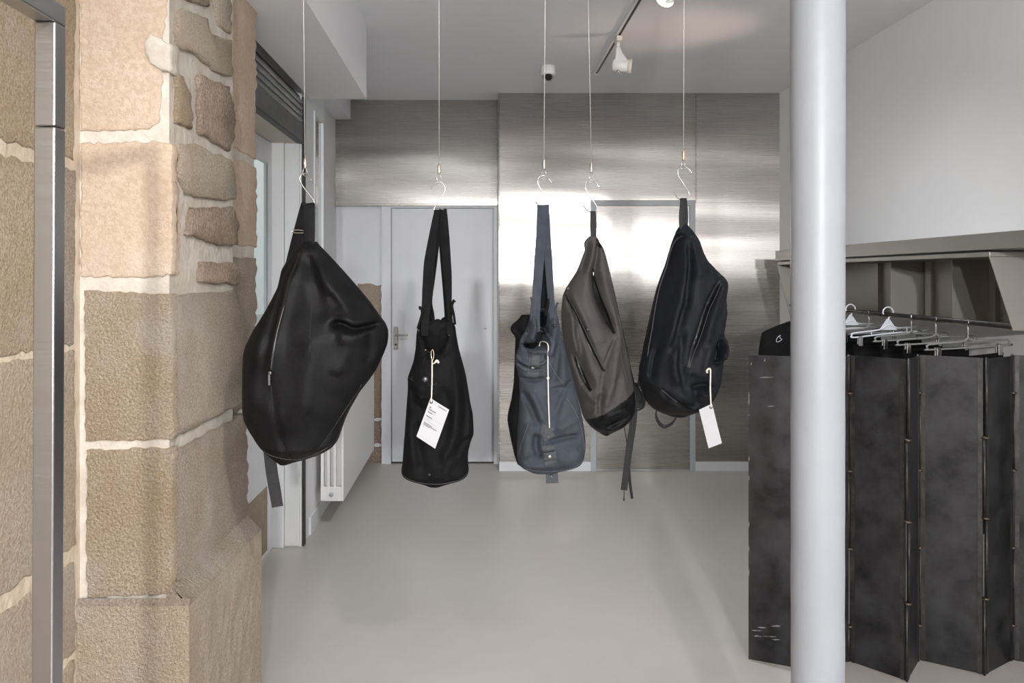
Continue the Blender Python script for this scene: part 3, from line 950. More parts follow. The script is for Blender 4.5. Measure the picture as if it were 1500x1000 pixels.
for dpx in (1286, 1305, 1363, 1395, 1458):
    X = 2.14
    Y = X * F / (dpx - VX)
    if dpx in (1305, 1395):
        box('divider', (2.14, RX - 0.012), (Y, Y + 0.004), (zbm - 0.015, zt + 0.006), M_shelf, sh)
    else:
        X = 2.30
        Y = X * F / (dpx - VX)
        box('divider', (X, RX - 0.012), (Y, Y + 0.05), (zbm - 0.015, zt + 0.006), M_shelf, sh)
box('tray', (2.10, RX - 0.012), (SY0, SY1), (zbm - 0.02, zbm - 0.016), M_shelf, sh)
RODX, RODZ = 2.09, 1.300
cyl('hanging_rail', (RODX, SY0, RODZ), (RODX, SY1, RODZ), 0.009, M_hinge, sh, 14)

# hangers
def hook_pts(y, zr, R, drop, lean=0.0):
    """question-mark hook over the rail, in the plane of the hanger"""
    c = (RODX, zr + 0.011 - R + 0.0)
    out = []
    for a in range(200, -91, -24):
        t = math.radians(a)
        out.append((RODX + R * math.cos(t), y + lean * math.cos(t), RODZ + 0.010 + R * math.sin(t) - R + 0.003))
    out.append((RODX, y, RODZ - R - drop))
    return out

def plastic_hanger(px, label, m, tilt):
    y = RODX * F / (px - VX)
    h = thing('clothes_hanger', (RODX, y, RODZ), label, 'hanger')
    R = 0.026
    q = []
    for a in range(205, -100, -22):
        t = math.radians(a)
        q.append((RODX + R * math.cos(t), y, RODZ - 0.0135 + R * math.sin(t) if False else RODZ + 0.012 - R + R * math.sin(t) ))
    q.append((RODX + 0.002, y, RODZ - 0.058))
    # lift so that the hook hangs on the rail top
    q = [(a, b, c + R - 0.003) if True else (a, b, c) for a, b, c in q]
    q = [(a, b, c - 0.0) for a, b, c in q]
    tube('hook', q, 0.0038, m, h, 8, per=3)
    z0 = q[-1][2]
    # triangular web
    V = [(RODX - 0.006, y - 0.002, z0 + 0.012), (RODX + 0.006, y - 0.002, z0 + 0.012), (RODX + 0.045, y - 0.002, z0 - 0.045), (RODX - 0.045, y - 0.002, z0 - 0.045)]
    V += [(a, b + 0.004, c) for a, b, c in V]
    mesh('web', V, [(0, 3, 2, 1), (4, 5, 6, 7), (0, 1, 5, 4), (1, 2, 6, 5), (2, 3, 7, 6), (3, 0, 4, 7)], m, h)
    w_ = 0.19
    top, bot = z0 - 0.040, z0 - 0.066
    frame = [(RODX - w_, y, bot + 0.012), (RODX - w_ + 0.012, y, top - 0.004), (RODX - 0.05, y, top), (RODX, y, top + 0.02), (RODX + 0.05, y, top), (RODX + w_ - 0.012, y, top - 0.004),
             (RODX + w_, y, bot + 0.012), (RODX + w_ - 0.012, y, bot), (RODX, y, bot + 0.003), (RODX - w_ + 0.012, y, bot)]
    rot = Matrix.Rotation(tilt, 3, 'Y')
    piv = Vector((RODX, y, z0))
    frame = [piv + rot @ (Vector(p) - piv) for p in frame]
    tube('frame', frame, 0.0042, m, h, 8, closed=True, per=4)
    for s in (-0.09, 0.09):
        a = piv + rot @ (Vector((RODX + s, y, top)) - piv)
        b = piv + rot @ (Vector((RODX + s, y, bot)) - piv)
        cyl('strut', a, b, 0.003, m, h, 8)
    for s in (-0.15, 0.15):
        a = piv + rot @ (Vector((RODX + s, y, bot)) - piv)
        c_ = box('clip', (a.x - 0.010, a.x + 0.010), (y - 0.012, y - 0.004), (a.z - 0.045, a.z + 0.004), M_greyhang, h, 0.002)
        box('clip_jaw', (a.x - 0.010, a.x + 0.010), (y + 0.004, y + 0.012), (a.z - 0.045, a.z + 0.004), M_greyhang, c_, 0.002)
    return h, y, bot, tilt

def wire_hanger(px, label, tilt):
    y = RODX * F / (px - VX)
    h = thing('clip_hanger', (RODX, y, RODZ), label, 'hanger', 'metal clip hangers on the rail')
    R = 0.017
    q = []
    for a in range(200, -100, -24):
        t = math.radians(a)
        q.append((RODX + R * math.cos(t) * 0.5, y + R * math.cos(t), RODZ + 0.0095 + R * math.sin(t) - R + 0.003))
    q.append((RODX, y, RODZ - 0.05))
    q.append((RODX, y, RODZ - 0.085))
    tube('hook', q, 0.0026, M_chrome, h, 8, per=3)
    z0 = RODZ - 0.085
    piv = Vector((RODX, y, z0))
    rot = Matrix.Rotation(tilt, 3, 'Y')
    fr = [Vector(p) for p in ((RODX - 0.17, y, z0 - 0.022), (RODX - 0.165, y, z0 - 0.004), (RODX - 0.03, y, z0), (RODX, y, z0 + 0.012), (RODX + 0.03, y, z0), (RODX + 0.165, y, z0 - 0.004), (RODX + 0.17, y, z0 - 0.022), (RODX + 0.16, y, z0 - 0.026), (RODX - 0.16, y, z0 - 0.026))]
    fr = [piv + rot @ (p - piv) for p in fr]
    tube('frame', fr, 0.0042, M_greyhang, h, 8, closed=True, per=3)
    for s in (-0.13, 0.13):
        a = piv + rot @ (Vector((RODX + s, y, z0 - 0.026)) - piv)
        c = box('clip', (a.x - 0.009, a.x + 0.009), (y - 0.012, y - 0.004), (a.z - 0.040, a.z + 0.008), M_chrome, h, 0.002)
        box('clip_jaw', (a.x - 0.009, a.x + 0.009), (y + 0.004, y + 0.012), (a.z - 0.040, a.z + 0.008), M_chrome, c, 0.002)
    return y, z0 - 0.026

def garment(y, x0, x1, ztl, ztr, zbot, label, name='trousers', thick=0.02, seed=1):
    """folded black trousers hanging from clips: wavy cloth, closed"""
    nx, nz = 24, 14
    V, Fc = [], []
    for side in (-1, 1):
        for i in range(nx + 1):
            u = i / nx
            for k in range(nz + 1):
                v = k / nz
                zt_ = ztl + (ztr - ztl) * u
                z = zt_ + (zbot - zt_) * v
                wv = 0.012 * math.sin(u * 14 + seed) * v + 0.006 * math.sin(u * 31 + seed * 2) * v
                x = x0 + (x1 - x0) * u + 0.02 * v * (0.5 - u)
                edge_ = min(1.0, min(u, 1 - u) * 9 + 0.15)
                V.append((x, y + wv + side * (thick * 0.11 + thick * 0.75 * math.sqrt(v)) * edge_, z))
    nn = (nx + 1) * (nz + 1)
    for s in range(2):
        for i in range(nx):
            for k in range(nz):
                a = s * nn + i * (nz + 1) + k
                q = (a, a + nz + 1, a + nz + 2, a + 1)
                Fc.append(q if s == 0 else q[::-1])
    rim = [i * (nz + 1) for i in range(nx + 1)] + [nx * (nz + 1) + k for k in range(1, nz + 1)] + [i * (nz + 1) + nz for i in range(nx - 1, -1, -1)] + [k for k in range(nz - 1, 0, -1)]
    for i in range(len(rim)):
        a, b = rim[i], rim[(i + 1) % len(rim)]
        Fc.append((a, b, b + nn, a + nn))
    o = mesh(name, V, Fc, M_garment, None, True)
    return tag(o, label, 'trousers')

h1 = plastic_hanger(1246, 'translucent plastic hanger nearest the white column', M_clearplastic, -0.05)
h2 = plastic_hanger(1301, 'white plastic hanger tilted in front of black trousers', M_clearplastic, -0.10)
wy = []
for px, lab in ((1273, 'slim metal clip hanger between the two plastic hangers'), (1335, 'metal clip hanger next right of the white plastic hanger'),
                (1371, 'metal clip hanger second from the open end of the rail'), (1418, 'metal clip hanger at the open right end of the rail')):
    wy.append(wire_hanger(px, lab, -0.06))
garment(h1[1], 1.92, 2.26, 1.165, 1.18, 0.45, 'black trousers on the translucent hanger nearest the white column', seed=1)
garment(h2[1], 1.91, 2.26, 1.145, 1.175, 0.42, 'black trousers below the white plastic hanger', seed=3)
garment(wy[0][0], 1.93, 2.25, wy[0][1] - 0.045, wy[0][1] - 0.04, 0.42, 'black trousers clipped between the two plastic hangers', seed=5)
garment(wy[1][0], 1.94, 2.24, wy[1][1] - 0.03, wy[1][1] - 0.015, 0.40, 'black trousers clipped next right of the white plastic hanger', seed=7)
garment(wy[2][0], 1.94, 2.24, wy[2][1] - 0.03, wy[2][1] - 0.015, 0.40, 'black trousers second from the open end of the rail', seed=9)
garment(wy[3][0], 1.96, 2.24, wy[3][1] - 0.05, wy[3][1] - 0.02, 0.40, 'black trousers at the open right end of the rail', seed=11)

# black jacket at the far end with a small white stitched mark
def jacket():
    Yj = 5.02
    j = thing('jacket', (2.07, Yj, 0.5), 'black jacket with a small white stitched mark, left of the column', 'jacket')
    cx = 2.055
    rows = [(1.215, 0.05, 0.03), (1.205, 0.085, 0.04), (1.18, 0.155, 0.055), (1.15, 0.225, 0.06), (1.135, 0.250, 0.06), (1.10, 0.258, 0.065), (1.02, 0.268, 0.07), (0.85, 0.272, 0.075), (0.6, 0.272, 0.08), (0.45, 0.270, 0.08)]
    V, Fc = [], []
    seg = 40
    for z, a, d in rows:
        for k in range(seg):
            t = 2 * math.pi * k / seg
            c, s = math.cos(t), math.sin(t)
            V.append((cx + a * math.copysign(abs(c) ** 0.7, c), Yj + d * math.copysign(abs(s) ** 0.8, s) + 0.006 * math.sin(6 * t + z * 9), z))
    for i in range(len(rows) - 1):
        for k in range(seg):
            Fc.append((i * seg + k, (i + 1) * seg + k, (i + 1) * seg + (k + 1) % seg, i * seg + (k + 1) % seg))
    Fc.append(tuple(range(seg)))
    Fc.append(tuple((len(rows) - 1) * seg + k for k in range(seg))[::-1])
    mesh('body', V, Fc, M_garment, j, True)
    tube('collar', [(cx - 0.05, Yj, 1.213), (cx - 0.03, Yj - 0.045, 1.208), (cx + 0.03, Yj - 0.045, 1.208), (cx + 0.05, Yj, 1.213), (cx, Yj + 0.04, 1.225)], 0.014, M_garment, j, 8, closed=True)
    Ym = Yj - 0.071
    mk = [(1143.5, 491), (1140.5, 492.5), (1137.5, 497), (1137.5, 500.2), (1140, 500.6), (1143.5, 498.5), (1145.5, 496.5), (1143, 495.5), (1142.2, 492), (1143.6, 491)]
    tube('stitched_mark', [P(a, b, Ym) for a, b in mk], 0.0022, M_thread, j, 6, per=3)
    tube('hanger_hook', [(cx + 0.03, Yj, 1.285)] + [(RODX + 0.016 * math.cos(t), Yj, RODZ - 0.004 + 0.016 * math.sin(t)) for t in (3.4, 2.6, 1.9, 1.2, 0.4, -0.5, -1.2)] + [(cx + 0.02, Yj, 1.25), (cx + 0.01, Yj, 1.2)], 0.0025, M_chrome, j, 6, per=2)
jacket()

# ------------------------------------------------------------------ steel rack at the left edge of the picture
rk = thing('garment_rack', (-0.58, 1.085, 0), 'square steel tube rack frame before the stone wall', 'rack')
T = 0.0285
ry0 = 1.07
rx1 = (81 - VX) * ry0 / F
rx0 = rx1 - T
ztk = zw(31, ry0)
lean = 0.0045
def skew_box(name, x, y, z, m, parent, k):
    o = box(name, x, y, z, m, parent, 0.002)
    for v in o.data.vertices:
        v.co.x += (v.co.z - ztk) * k
    return o
zseam = zw(185, ry0)
skew_box('post', (rx0, rx1), (ry0, ry0 + T), (0.0, zseam - 0.0006), M_rack, rk, lean)
skew_box('post', (rx0, rx1), (ry0, ry0 + T), (zseam + 0.0006, ztk), M_rack, rk, lean)
box('top_bar', (rx0, rx1), (0.05, ry0 + T), (ztk, ztk + T), M_rack, rk, 0.002)
skew_box('post', (rx0, rx1), (0.02, 0.02 + T), (0.0, ztk + T), M_rack, rk, 0.0)

# =================================================================== HANGING BAGS
class Loft:
    """soft body from pixel rows (y, left, right) at depth Y0, with a front and a back depth"""
    def __init__(self, rows, Y0, depth, n=2.4, creases=(), wr=0.004, wscale=(9, 9, 5), seed=0, gain=2.1):
        self.gain = gain
        self.rows = rows
        self.Y0 = Y0
        self.depth = depth
        self.n = n
        self.cr = [(np.array([(v.x, v.y) for v in catmull([Vector((a, b, 0)) for a, b in pl], 5)]), amp, wd) for pl, amp, wd in creases]
        self.wr = wr
        self.ws = wscale
        self.seed = seed
        self.ry = np.array([r[0] for r in rows], float)
        self.rl = np.array([r[1] for r in rows], float)
        self.rr = np.array([r[2] for r in rows], float)
        self.dy = np.array([d[0] for d in depth], float)
        self.df = np.array([d[1] for d in depth], float)
        self.db = np.array([d[2] for d in depth], float)

    def smooth_interp(self, y, xs, ys):
        # average of a few neighbouring linear samples -> soft corners
        h = 2.5
        return (np.interp(y - h, xs, ys) + 2 * np.interp(y, xs, ys) + np.interp(y + h, xs, ys)) / 4

    def lr(self, y):
        return self.smooth_interp(y, self.ry, self.rl), self.smooth_interp(y, self.ry, self.rr)

    def fb(self, y):
        # smooth cosine interpolation
        def ci(xs, ys):
            k = int(np.clip(np.searchsorted(xs, y) - 1, 0, len(xs) - 2))
            t = np.clip((y - xs[k]) / (xs[k + 1] - xs[k]), 0, 1)
            t = t * t * (3 - 2 * t)
            return ys[k] + (ys[k + 1] - ys[k]) * t
        return ci(self.dy, self.df), ci(self.dy, self.db)

    def crease(self, px, py):
        tot = 0.0
        for pl, amp, wd in self.cr:
            a = pl[:-1]; b = pl[1:]
            d = b - a
            p = np.array((px, py))
            t = np.clip(((p - a) * d).sum(1) / np.maximum((d * d).sum(1), 1e-9), 0, 1)
            q = a + d * t[:, None]
            dd = np.sqrt(((p - q) ** 2).sum(1))
            k = int(dd.argmin())
            s = (k + t[k]) / len(d)
            taper = min(1.0, 6 * s + 0.15, 6 * (1 - s) + 0.15)
            tot += self.gain * amp * taper * math.exp(-(dd[k] / wd) ** 2)
        return tot

    def point(self, px, py, sn, front=True):
        df, db = self.fb(py)
        off = -df * sn if front else db * sn
        base = P(px, py, self.Y0)
        if front:
            cr = self.crease(px, py) if self.cr else 0.0
            q = Vector((base.x * self.ws[0], self.seed, base.z * self.ws[2]))
            cr += self.wr * (noise.noise(q) + 0.5 * noise.noise(q * 2.3))
            q2 = Vector(((base.x + 0.25 * base.z) * self.ws[0] * 3.4, self.seed + 5, base.z * self.ws[2] * 1.3))
            cr += 0.35 * self.wr * (1 - 2 * abs(noise.noise(q2)))
            off -= cr * min(1.0, sn * 1.6)
        return base + Vector((0, off, 0))

    def front(self, px, py, lift=0.0):
        l, r = self.lr(py)
        a = (r - l) / 2
        c = (px - (l + r) / 2) / a
        c = max(-0.999, min(0.999, c))
        sn = (1 - abs(c) ** self.n) ** (1 / self.n)
        p = self.point(px, py, sn)
        return p + Vector((0, -lift, 0))

    def grid(self, nrow=120, seg=84):
        ys = np.linspace(self.ry[0], self.ry[-1], nrow)
        V, PXY = [], []
        e = 2 / self.n
        for y in ys:
            l, r = self.lr(y)
            c0, a = (l + r) / 2, (r - l) / 2
            for k in range(seg):
                t = 2 * math.pi * k / seg
                c, s = math.cos(t), math.sin(t)
                px = c0 + a * math.copysign(abs(c) ** e, c)
                V.append(self.point(px, y, abs(s) ** e, s >= 0))
                PXY.append((px, y, s))
        return V, PXY, nrow, seg

    def build(self, name, m, parent, nrow=120, seg=84, split=None, cap=True):
        """split = list of (name, material, test(px, y, s)); the rest goes into the main mesh"""
        V, PXY, nr, sg = self.grid(nrow, seg)
        faces = []
        for i in range(nr - 1):
            for k in range(sg):
                faces.append((i * sg + k, i * sg + (k + 1) % sg, (i + 1) * sg + (k + 1) % sg, (i + 1) * sg + k))
        if cap:
            faces.append(tuple(range(sg))[::-1])
            faces.append(tuple((nr - 1) * sg + k for k in range(sg)))
        groups = {0: []}
        for f in faces:
            g = 0
            if split:
                cx = sum(PXY[i][0] for i in f) / len(f)
                cy = sum(PXY[i][1] for i in f) / len(f)
                cs = sum(PXY[i][2] for i in f) / len(f)
                for j, (_, _, test) in enumerate(split):
                    if test(cx, cy, cs):
                        g = j + 1
            groups.setdefault(g, []).append(f)
        out = []
        for g, fs in sorted(groups.items()):
            used = sorted({i for f in fs for i in f})
            mp = {o: i for i, o in enumerate(used)}
            nm, mm = (name, m) if g == 0 else (split[g - 1][0], split[g - 1][1])
            out.append(mesh(nm, [V[i] for i in used], [tuple(mp[i] for i in f) for f in fs], mm, parent, True))
        return out

    def seam(self, name, pl, r, m, parent, lift=0.0005, per=5):
        pth = catmull([Vector((a, b, 0)) for a, b in pl], per)
        return tube(name, [self.front(p.x, p.y, lift) for p in pth], r, m, parent, 6, smooth_path=False)

    def band(self, name, pl, width, m, parent, lift=0.002, per=5, curved=True):
        """strip of cloth lying on the front; width in pixels"""
        n0 = len(pl)
        pth = catmull([Vector((a, b, 0)) for a, b in pl], per) if curved else [Vector((a, b, 0)) for a, b in pl]
        if not curved:
            q = []
            for i in range(len(pth) - 1):
                for k in range(per):
                    q.append(pth[i].lerp(pth[i + 1], k / per))
            pth = q + [pth[-1]]
        n = len(pth)
        V, Fc = [], []
        cols = 5
        for i, p in enumerate(pth):
            f = i / (n - 1) * (n0 - 1)
            k = min(int(f), n0 - 2)
            wd = width if not isinstance(width, (list, tuple)) else width[k] + (width[k + 1] - width[k]) * (f - k)
            t = (pth[min(i + 1, n - 1)] - pth[max(i - 1, 0)]).normalized()
            s = Vector((-t.y, t.x, 0))
            for c in range(cols):
                q = p + s * wd * (c / (cols - 1) - 0.5)
                V.append(self.front(q.x, q.y, lift if 0 < c < cols - 1 else lift * 0.8))
            for c in (cols - 1, 0):
                q = p + s * wd * (c / (cols - 1) - 0.5)
                V.append(self.front(q.x, q.y, -0.004))
        m_ = cols + 2
        for i in range(n - 1):
            for c in range(m_):
                Fc.append((i * m_ + c, i * m_ + (c + 1) % m_, (i + 1) * m_ + (c + 1) % m_, (i + 1) * m_ + c))
        Fc.append(tuple(range(m_))[::-1])
        Fc.append(tuple((n - 1) * m_ + c for c in range(m_)))
        return mesh(name, V, Fc, m, parent, False)

    def stud(self, name, px, py, r, m, parent, lift=0.003):
        p = self.front(px, py, lift)
        return lathe(name, [(r, -0.004), (r, 0.0), (r * 0.85, 0.0018), (r * 0.4, 0.0026), (0.0, 0.0028)], p, (0, -1, 0), m, parent, 18)

def hang(pts_hook, cable_px, Y, labels, ytop_grip, yb_grip):
    """wire with gripper, and the S-shaped hook"""
    g = thing('hanging_wire', (xw(cable_px[1], Y), Y, CEIL), labels[0], 'wire', 'steel wires holding the bags')
    a = P(cable_px[1], ytop_grip, Y)
    slope = (cable_px[0] - cable_px[1]) / ytop_grip
    ztopp = CEIL
    ypx = VY - (CEIL - EYE) * F / Y
    b = P(cable_px[1] + slope * (ytop_grip - ypx), ypx, Y)
    b.z = CEIL
    cyl('wire', a, b, 0.0013, M_cable, g, 6)
    c = P(cable_px[1], yb_grip, Y)
    lathe('gripper', [(0.0016, 0), (0.0042, 0.004), (0.0048, 0.010), (0.0048, 0.30 * 0.1), (0.0042, (a - c).length)], a + Vector((0, 0, 0.001)), (0, 0, -1), M_brass, g, 12)
    h = P(*pts_hook['top'], Y)
    tube('eyelet', [c + Vector((0, 0, 0.004)), c + Vector((0.006, 0.002, -0.008)), h + Vector((0.006, 0.0, -0.004)), h + Vector((0, 0, -0.006)), h + Vector((-0.006, 0.0, -0.004)), c + Vector((-0.006, -0.002, -0.008))], 0.0009, M_chrome, g, 6, closed=True, per=4)
    hk = tube('hook', [P(a_, b_, Y) + Vector((0, d_, 0)) for a_, b_, d_ in pts_hook['pts']], 0.0020, M_chrome, None, 8, per=6)
    # ball ends
    tag(hk, labels[1], 'hook', 'S-shaped steel hooks')
    return g, hk

HK_R = lambda ox, oy, s=1.0: [(ox + dx * s, oy + dy * s, d) for dx, dy, d in (
    (11, 11, -0.004), (6, 4, -0.003), (0, 0, 0), (-6, 0.5, 0), (-9.5, 6, 0), (-9, 13, 0), (-4, 21, 0), (3, 32, 0), (7.5, 40, 0), (6.5, 45, 0), (1, 47, 0), (-6, 46, 0), (-10, 42, -0.002), (-13, 37.5, -0.004))]

# ---- bag 1: large black leather rucksack
Y1 = 2.30
hang({'top': (448, 255), 'pts': [(457, 264.5, -0.004), (452, 258, -0.002), (447.5, 254.5, 0), (442, 255.5, 0), (439.5, 260, 0), (440, 266, 0), (446, 276, 0), (454, 286, 0), (459.5, 294, 0), (460, 298.5, 0), (455, 299.5, 0), (446, 298, 0.004), (442, 296.5, 0.008)]},
     (444.5, 446.8), Y1, ('thin steel wire with brass gripper above the leather rucksack', 'S-shaped steel hook holding the black leather rucksack'), 231, 247)
b1 = thing('leather_rucksack', P(450, 676, Y1), 'large black leather rucksack hanging beside the stone pillar', 'bag', 'bags hanging on wires')
rows1 = [(354, 445, 464), (362, 438, 471), (372, 429, 481), (385, 419, 493), (395, 413, 502), (405, 411, 511), (420, 408, 524), (440, 398, 541), (460, 387, 555), (473, 379, 565), (482, 373, 568.5), (492, 368, 569), (505, 361.5, 567),
         (518, 358, 562), (540, 357, 552), (556, 357, 541), (575, 357, 526), (600, 357.5, 512), (613, 359, 506), (630, 367, 500), (645, 377, 494.5), (655, 384, 487), (664, 392, 472), (671, 399, 452), (676, 406, 432), (678, 412, 422)]
L1 = Loft(rows1, Y1, [(354, 0.012, 0.012), (372, 0.035, 0.03), (420, 0.075, 0.05), (500, 0.115, 0.07), (590, 0.115, 0.07), (650, 0.085, 0.06), (678, 0.03, 0.03)], 2.2, [
    ([(450, 362), (432, 410), (424, 450), (418, 490), (412, 545)], 0.010, 9),
    ([(444, 372), (421, 420), (411, 470), (402, 520)], -0.010, 7),
    ([(461, 366), (485, 410), (510, 445), (530, 470)], 0.012, 10),
    ([(455, 372), (470, 420), (482, 470)], -0.007, 10),
    ([(497, 479), (502, 471), (512, 473), (520, 478), (530, 479), (545, 475), (562, 471)], -0.026, 4.5),
    ([(500, 468), (512, 466), (524, 470), (545, 467), (560, 464)], 0.012, 7),
    ([(505, 485), (525, 490), (548, 488)], 0.010, 9),
    ([(541, 484), (548, 505), (540, 530)], -0.007, 6),
    ([(520, 490), (515, 515), (500, 545)], 0.006, 10),
    ([(470, 480), (465, 540), (458, 600)], 0.006, 16),
    ([(395, 480), (385, 540), (383, 600)], 0.008, 14),
    ([(490, 430), (505, 450)], -0.006, 6),
    ([(536, 560), (505, 605), (465, 662)], -0.004, 3),
    ([(413, 560), (420, 625), (431, 668)], -0.004, 3),
], 0.003, (8, 8, 6), 3, 1.5)
L1.build('body', M_leather, b1, 150, 110)
L1.seam('seam', [(411, 556), (415, 600), (421, 630), (431, 667)], 0.0010, M_blackseam, b1)
L1.seam('seam', [(533, 560), (505, 603), (484, 635), (463, 663)], 0.0010, M_blackseam, b1)
L1.seam('seam', [(372, 637), (392, 655), (415, 664), (440, 668), (465, 660), (484, 650)], 0.0010, M_seamgrey, b1)
L1.seam('seam', [(455, 366), (464, 440), (468, 520)], 0.0008, M_blackseam, b1)
zp = L1.band('zip', [(443, 370), (430, 420), (424, 450), (418, 490), (412, 535)], 4.5, M_blackseam, b1, 0.0018)
L1.seam('teeth', [(427, 446), (421.5, 475), (415, 515), (412, 533)], 0.0013, M_zipteeth, zp, 0.0025)
L1.stud('slider', 410.5, 539, 0.005, M_zipteeth, zp, 0.004)
pz = L1.front(409.5, 541, 0.006)
box('puller', (pz.x - 0.003, pz.x + 0.003), (pz.y - 0.002, pz.y + 0.001), (pz.z - 0.030, pz.z), M_zipteeth, zp, 0.001)
# carrying strap over the hook: front run, back run and buckle
strap('strap', [P(452.5, 360, Y1 - 0.012), P(453, 330, Y1 - 0.010), P(453, 303, Y1 - 0.008), P(452, 299.3, Y1), P(449, 302, Y1 + 0.012), P(441, 330, Y1 + 0.03), P(432, 365, Y1 + 0.045), P(425, 395, Y1 + 0.045)],
      [0.034, 0.034, 0.034, 0.034, 0.034, 0.034, 0.034, 0.036], M_leather, b1, 0.0035, (1, -0.12, 0))
tube('buckle', [P(429.5, 337, Y1 + 0.022), P(444, 337.5, Y1 + 0.018), P(444, 341, Y1 + 0.018), P(429, 340.5, Y1 + 0.022)], 0.0022, M_chrome, b1, 8, closed=True, per=2)
strap('strap_tail', [P(394, 655, Y1 + 0.02), P(398, 690, Y1 + 0.01), P(403, 720, Y1 + 0.008), P(406.5, 742, Y1 + 0.006)], [0.034, 0.034, 0.034, 0.032], M_webbing, b1, 0.003, (1, 0, 0))

# ---- bag 2: black cotton bucket tote
Y2 = 2.5
hang({'top': (643, 268), 'pts': [(632, 276.5, -0.004), (635, 270.5, -0.002), (640, 267, 0), (645, 266.5, 0), (650, 270, 0), (652, 277, 0), (650, 283.5, 0), (645, 291, 0), (638, 302, 0), (635.5, 307, 0), (638, 310.5, 0), (645, 310.5, 0), (652, 309.5, -0.002), (656, 305, -0.006)]},
     (643, 643.3), Y2, ('thin steel wire with gripper above the black tote', 'S-shaped steel hook holding the black cotton tote'), 240, 255)
b2 = thing('cotton_tote', P(640, 706, Y2), 'black cotton bucket tote with a printed white tag', 'bag', 'bags hanging on wires')
rows2 = [(471, 617, 663), (478, 612, 667), (490, 610, 668.5), (510, 609, 672), (528, 606, 677), (545, 600, 681.5), (552, 597.5, 683), (570, 597.5, 686), (590, 596, 689), (605, 595, 692.5), (620, 594, 693.5), (635, 593, 694),
         (645, 592, 690), (660, 591, 686), (675, 590, 685.5), (688, 588, 687), (696, 590, 684.5), (701, 600, 676), (704.5, 616, 660), (706.5, 628, 646)]
L2 = Loft(rows2, Y2, [(471, 0.040, 0.045), (510, 0.052, 0.055), (560, 0.070, 0.07), (640, 0.088, 0.08), (690, 0.088, 0.08), (706.5, 0.06, 0.06)], 2.4, [
    ([(618, 480), (632, 510), (628, 522)], -0.016, 6), ([(655, 480), (646, 505), (640, 518)], -0.014, 6),
    ([(636, 492), (638, 510)], -0.014, 9), ([(622, 515), (632, 517), (645, 517), (655, 512)], 0.008, 4),
    ([(603, 548), (597, 556)], 0.010, 4), ([(604, 560), (612, 590), (640, 596)], -0.006, 6),
    ([(665, 520), (672, 560), (668, 620), (660, 648), (645, 668)], 0.009, 7), ([(672, 520), (680, 570), (681, 620), (672, 650)], -0.008, 6),
    ([(650, 560), (655, 600), (650, 640)], -0.006, 7), ([(600, 600), (604, 640), (612, 680)], 0.006, 8), ([(612, 610), (616, 650), (622, 684)], -0.006, 6),
    ([(640, 580), (625, 575), (612, 578)], 0.006, 5), ([(678, 655), (662, 668), (650, 690)], 0.006, 7), ([(630, 690), (645, 697), (670, 694)], -0.005, 4),
    ([(690, 636), (676, 648), (668, 665)], -0.008, 5)], 0.006, (16, 16, 7), 11)
L2.build('body', M_blackcanvas, b2, 130, 96, cap=False)
# dark inside and folded rim
def inner(L, y0, y1, name, m, parent, sc=0.93):
    seg = 60
    V, Fc = [], []
    e = 2 / L.n
    lv = [(y0, 1.0), (y0 - 1.5, 0.97), (y0 + 2, sc), (y1, sc * 0.95)]
    for y, s in lv:
        l, r = L.lr(y0); df, db = L.fb(y0)
        for k in range(seg):
            t = 2 * math.pi * k / seg
            c, sn = math.cos(t), math.sin(t)
            p = P((l + r) / 2 + s * (r - l) / 2 * math.copysign(abs(c) ** e, c), y, L.Y0)
            p.y += -s * (df if sn >= 0 else db) * math.copysign(abs(sn) ** e, sn)
            if y <= y0 + 2:
                p.z += 0.006 * math.sin(5 * t + 1) + 0.004 * math.sin(9 * t)
            V.append(p)
    for i in range(len(lv) - 1):
        for k in range(seg):
            Fc.append((i * seg + k, i * seg + (k + 1) % seg, (i + 1) * seg + (k + 1) % seg, (i + 1) * seg + k))
    Fc.append(tuple((len(lv) - 1) * seg + k for k in range(seg)))
    return mesh(name, V, Fc, m, parent, True)
inner(L2, 471, 520, 'lining', M_blackcanvas, b2)
L2.seam('seam', [(600, 550), (612, 556), (628, 560), (645, 556)], 0.0010, M_blackseam, b2)
L2.seam('seam', [(590, 690), (615, 698), (645, 701), (670, 697), (686, 689)], 0.0010, M_seamgrey, b2)
tb = L2.band('snap_tab', [(625, 520), (624.5, 540), (624, 558)], 15, M_blackcanvas, b2, 0.005, curved=False)
L2.stud('snap_button', 625, 551, 0.0088, mat('gunmetal', (0.10, 0.10, 0.115), None, rough=0.35, metal=0.7), tb, 0.006)
tp = L2.band('strap_patch', [(632, 680), (632, 688), (632, 697)], 17, M_blackcanvas, b2, 0.004, curved=False)
L2.stud('rivet', 631.5, 684.5, 0.003, M_zipteeth, tp, 0.005)
for (x, y, an) in ((614, 483, 0), (658.5, 489.5, 0)):
    L2.stud('eyelet', x, y, 0.003, M_zipteeth, b2, 0.002)
y2f, y2b = Y2 - 0.035, Y2 + 0.04
strap('strap', [P(622, 492, y2f - 0.012), P(623, 465, y2f), P(626.5, 425, y2f + 0.008), P(629, 385, y2f + 0.015), P(634.5, 345, Y2 - 0.008), P(639.5, 313, Y2 - 0.004), P(640.5, 308.5, Y2), P(641, 313, Y2 + 0.006)],
      [0.022, 0.024, 0.034, 0.034, 0.026, 0.018, 0.018, 0.018], M_blackcanvas, b2, 0.004, (1, 0.25, 0))
strap('strap', [P(634, 480, y2b), P(632, 460, y2b), P(629.5, 440, y2b - 0.005), P(635, 400, Y2 + 0.02), P(640, 350, Y2 + 0.01), P(642, 313, Y2 + 0.006)], [0.018, 0.018, 0.016, 0.014, 0.018, 0.018], M_blackcanvas, b2, 0.004, (1, -0.3, 0))
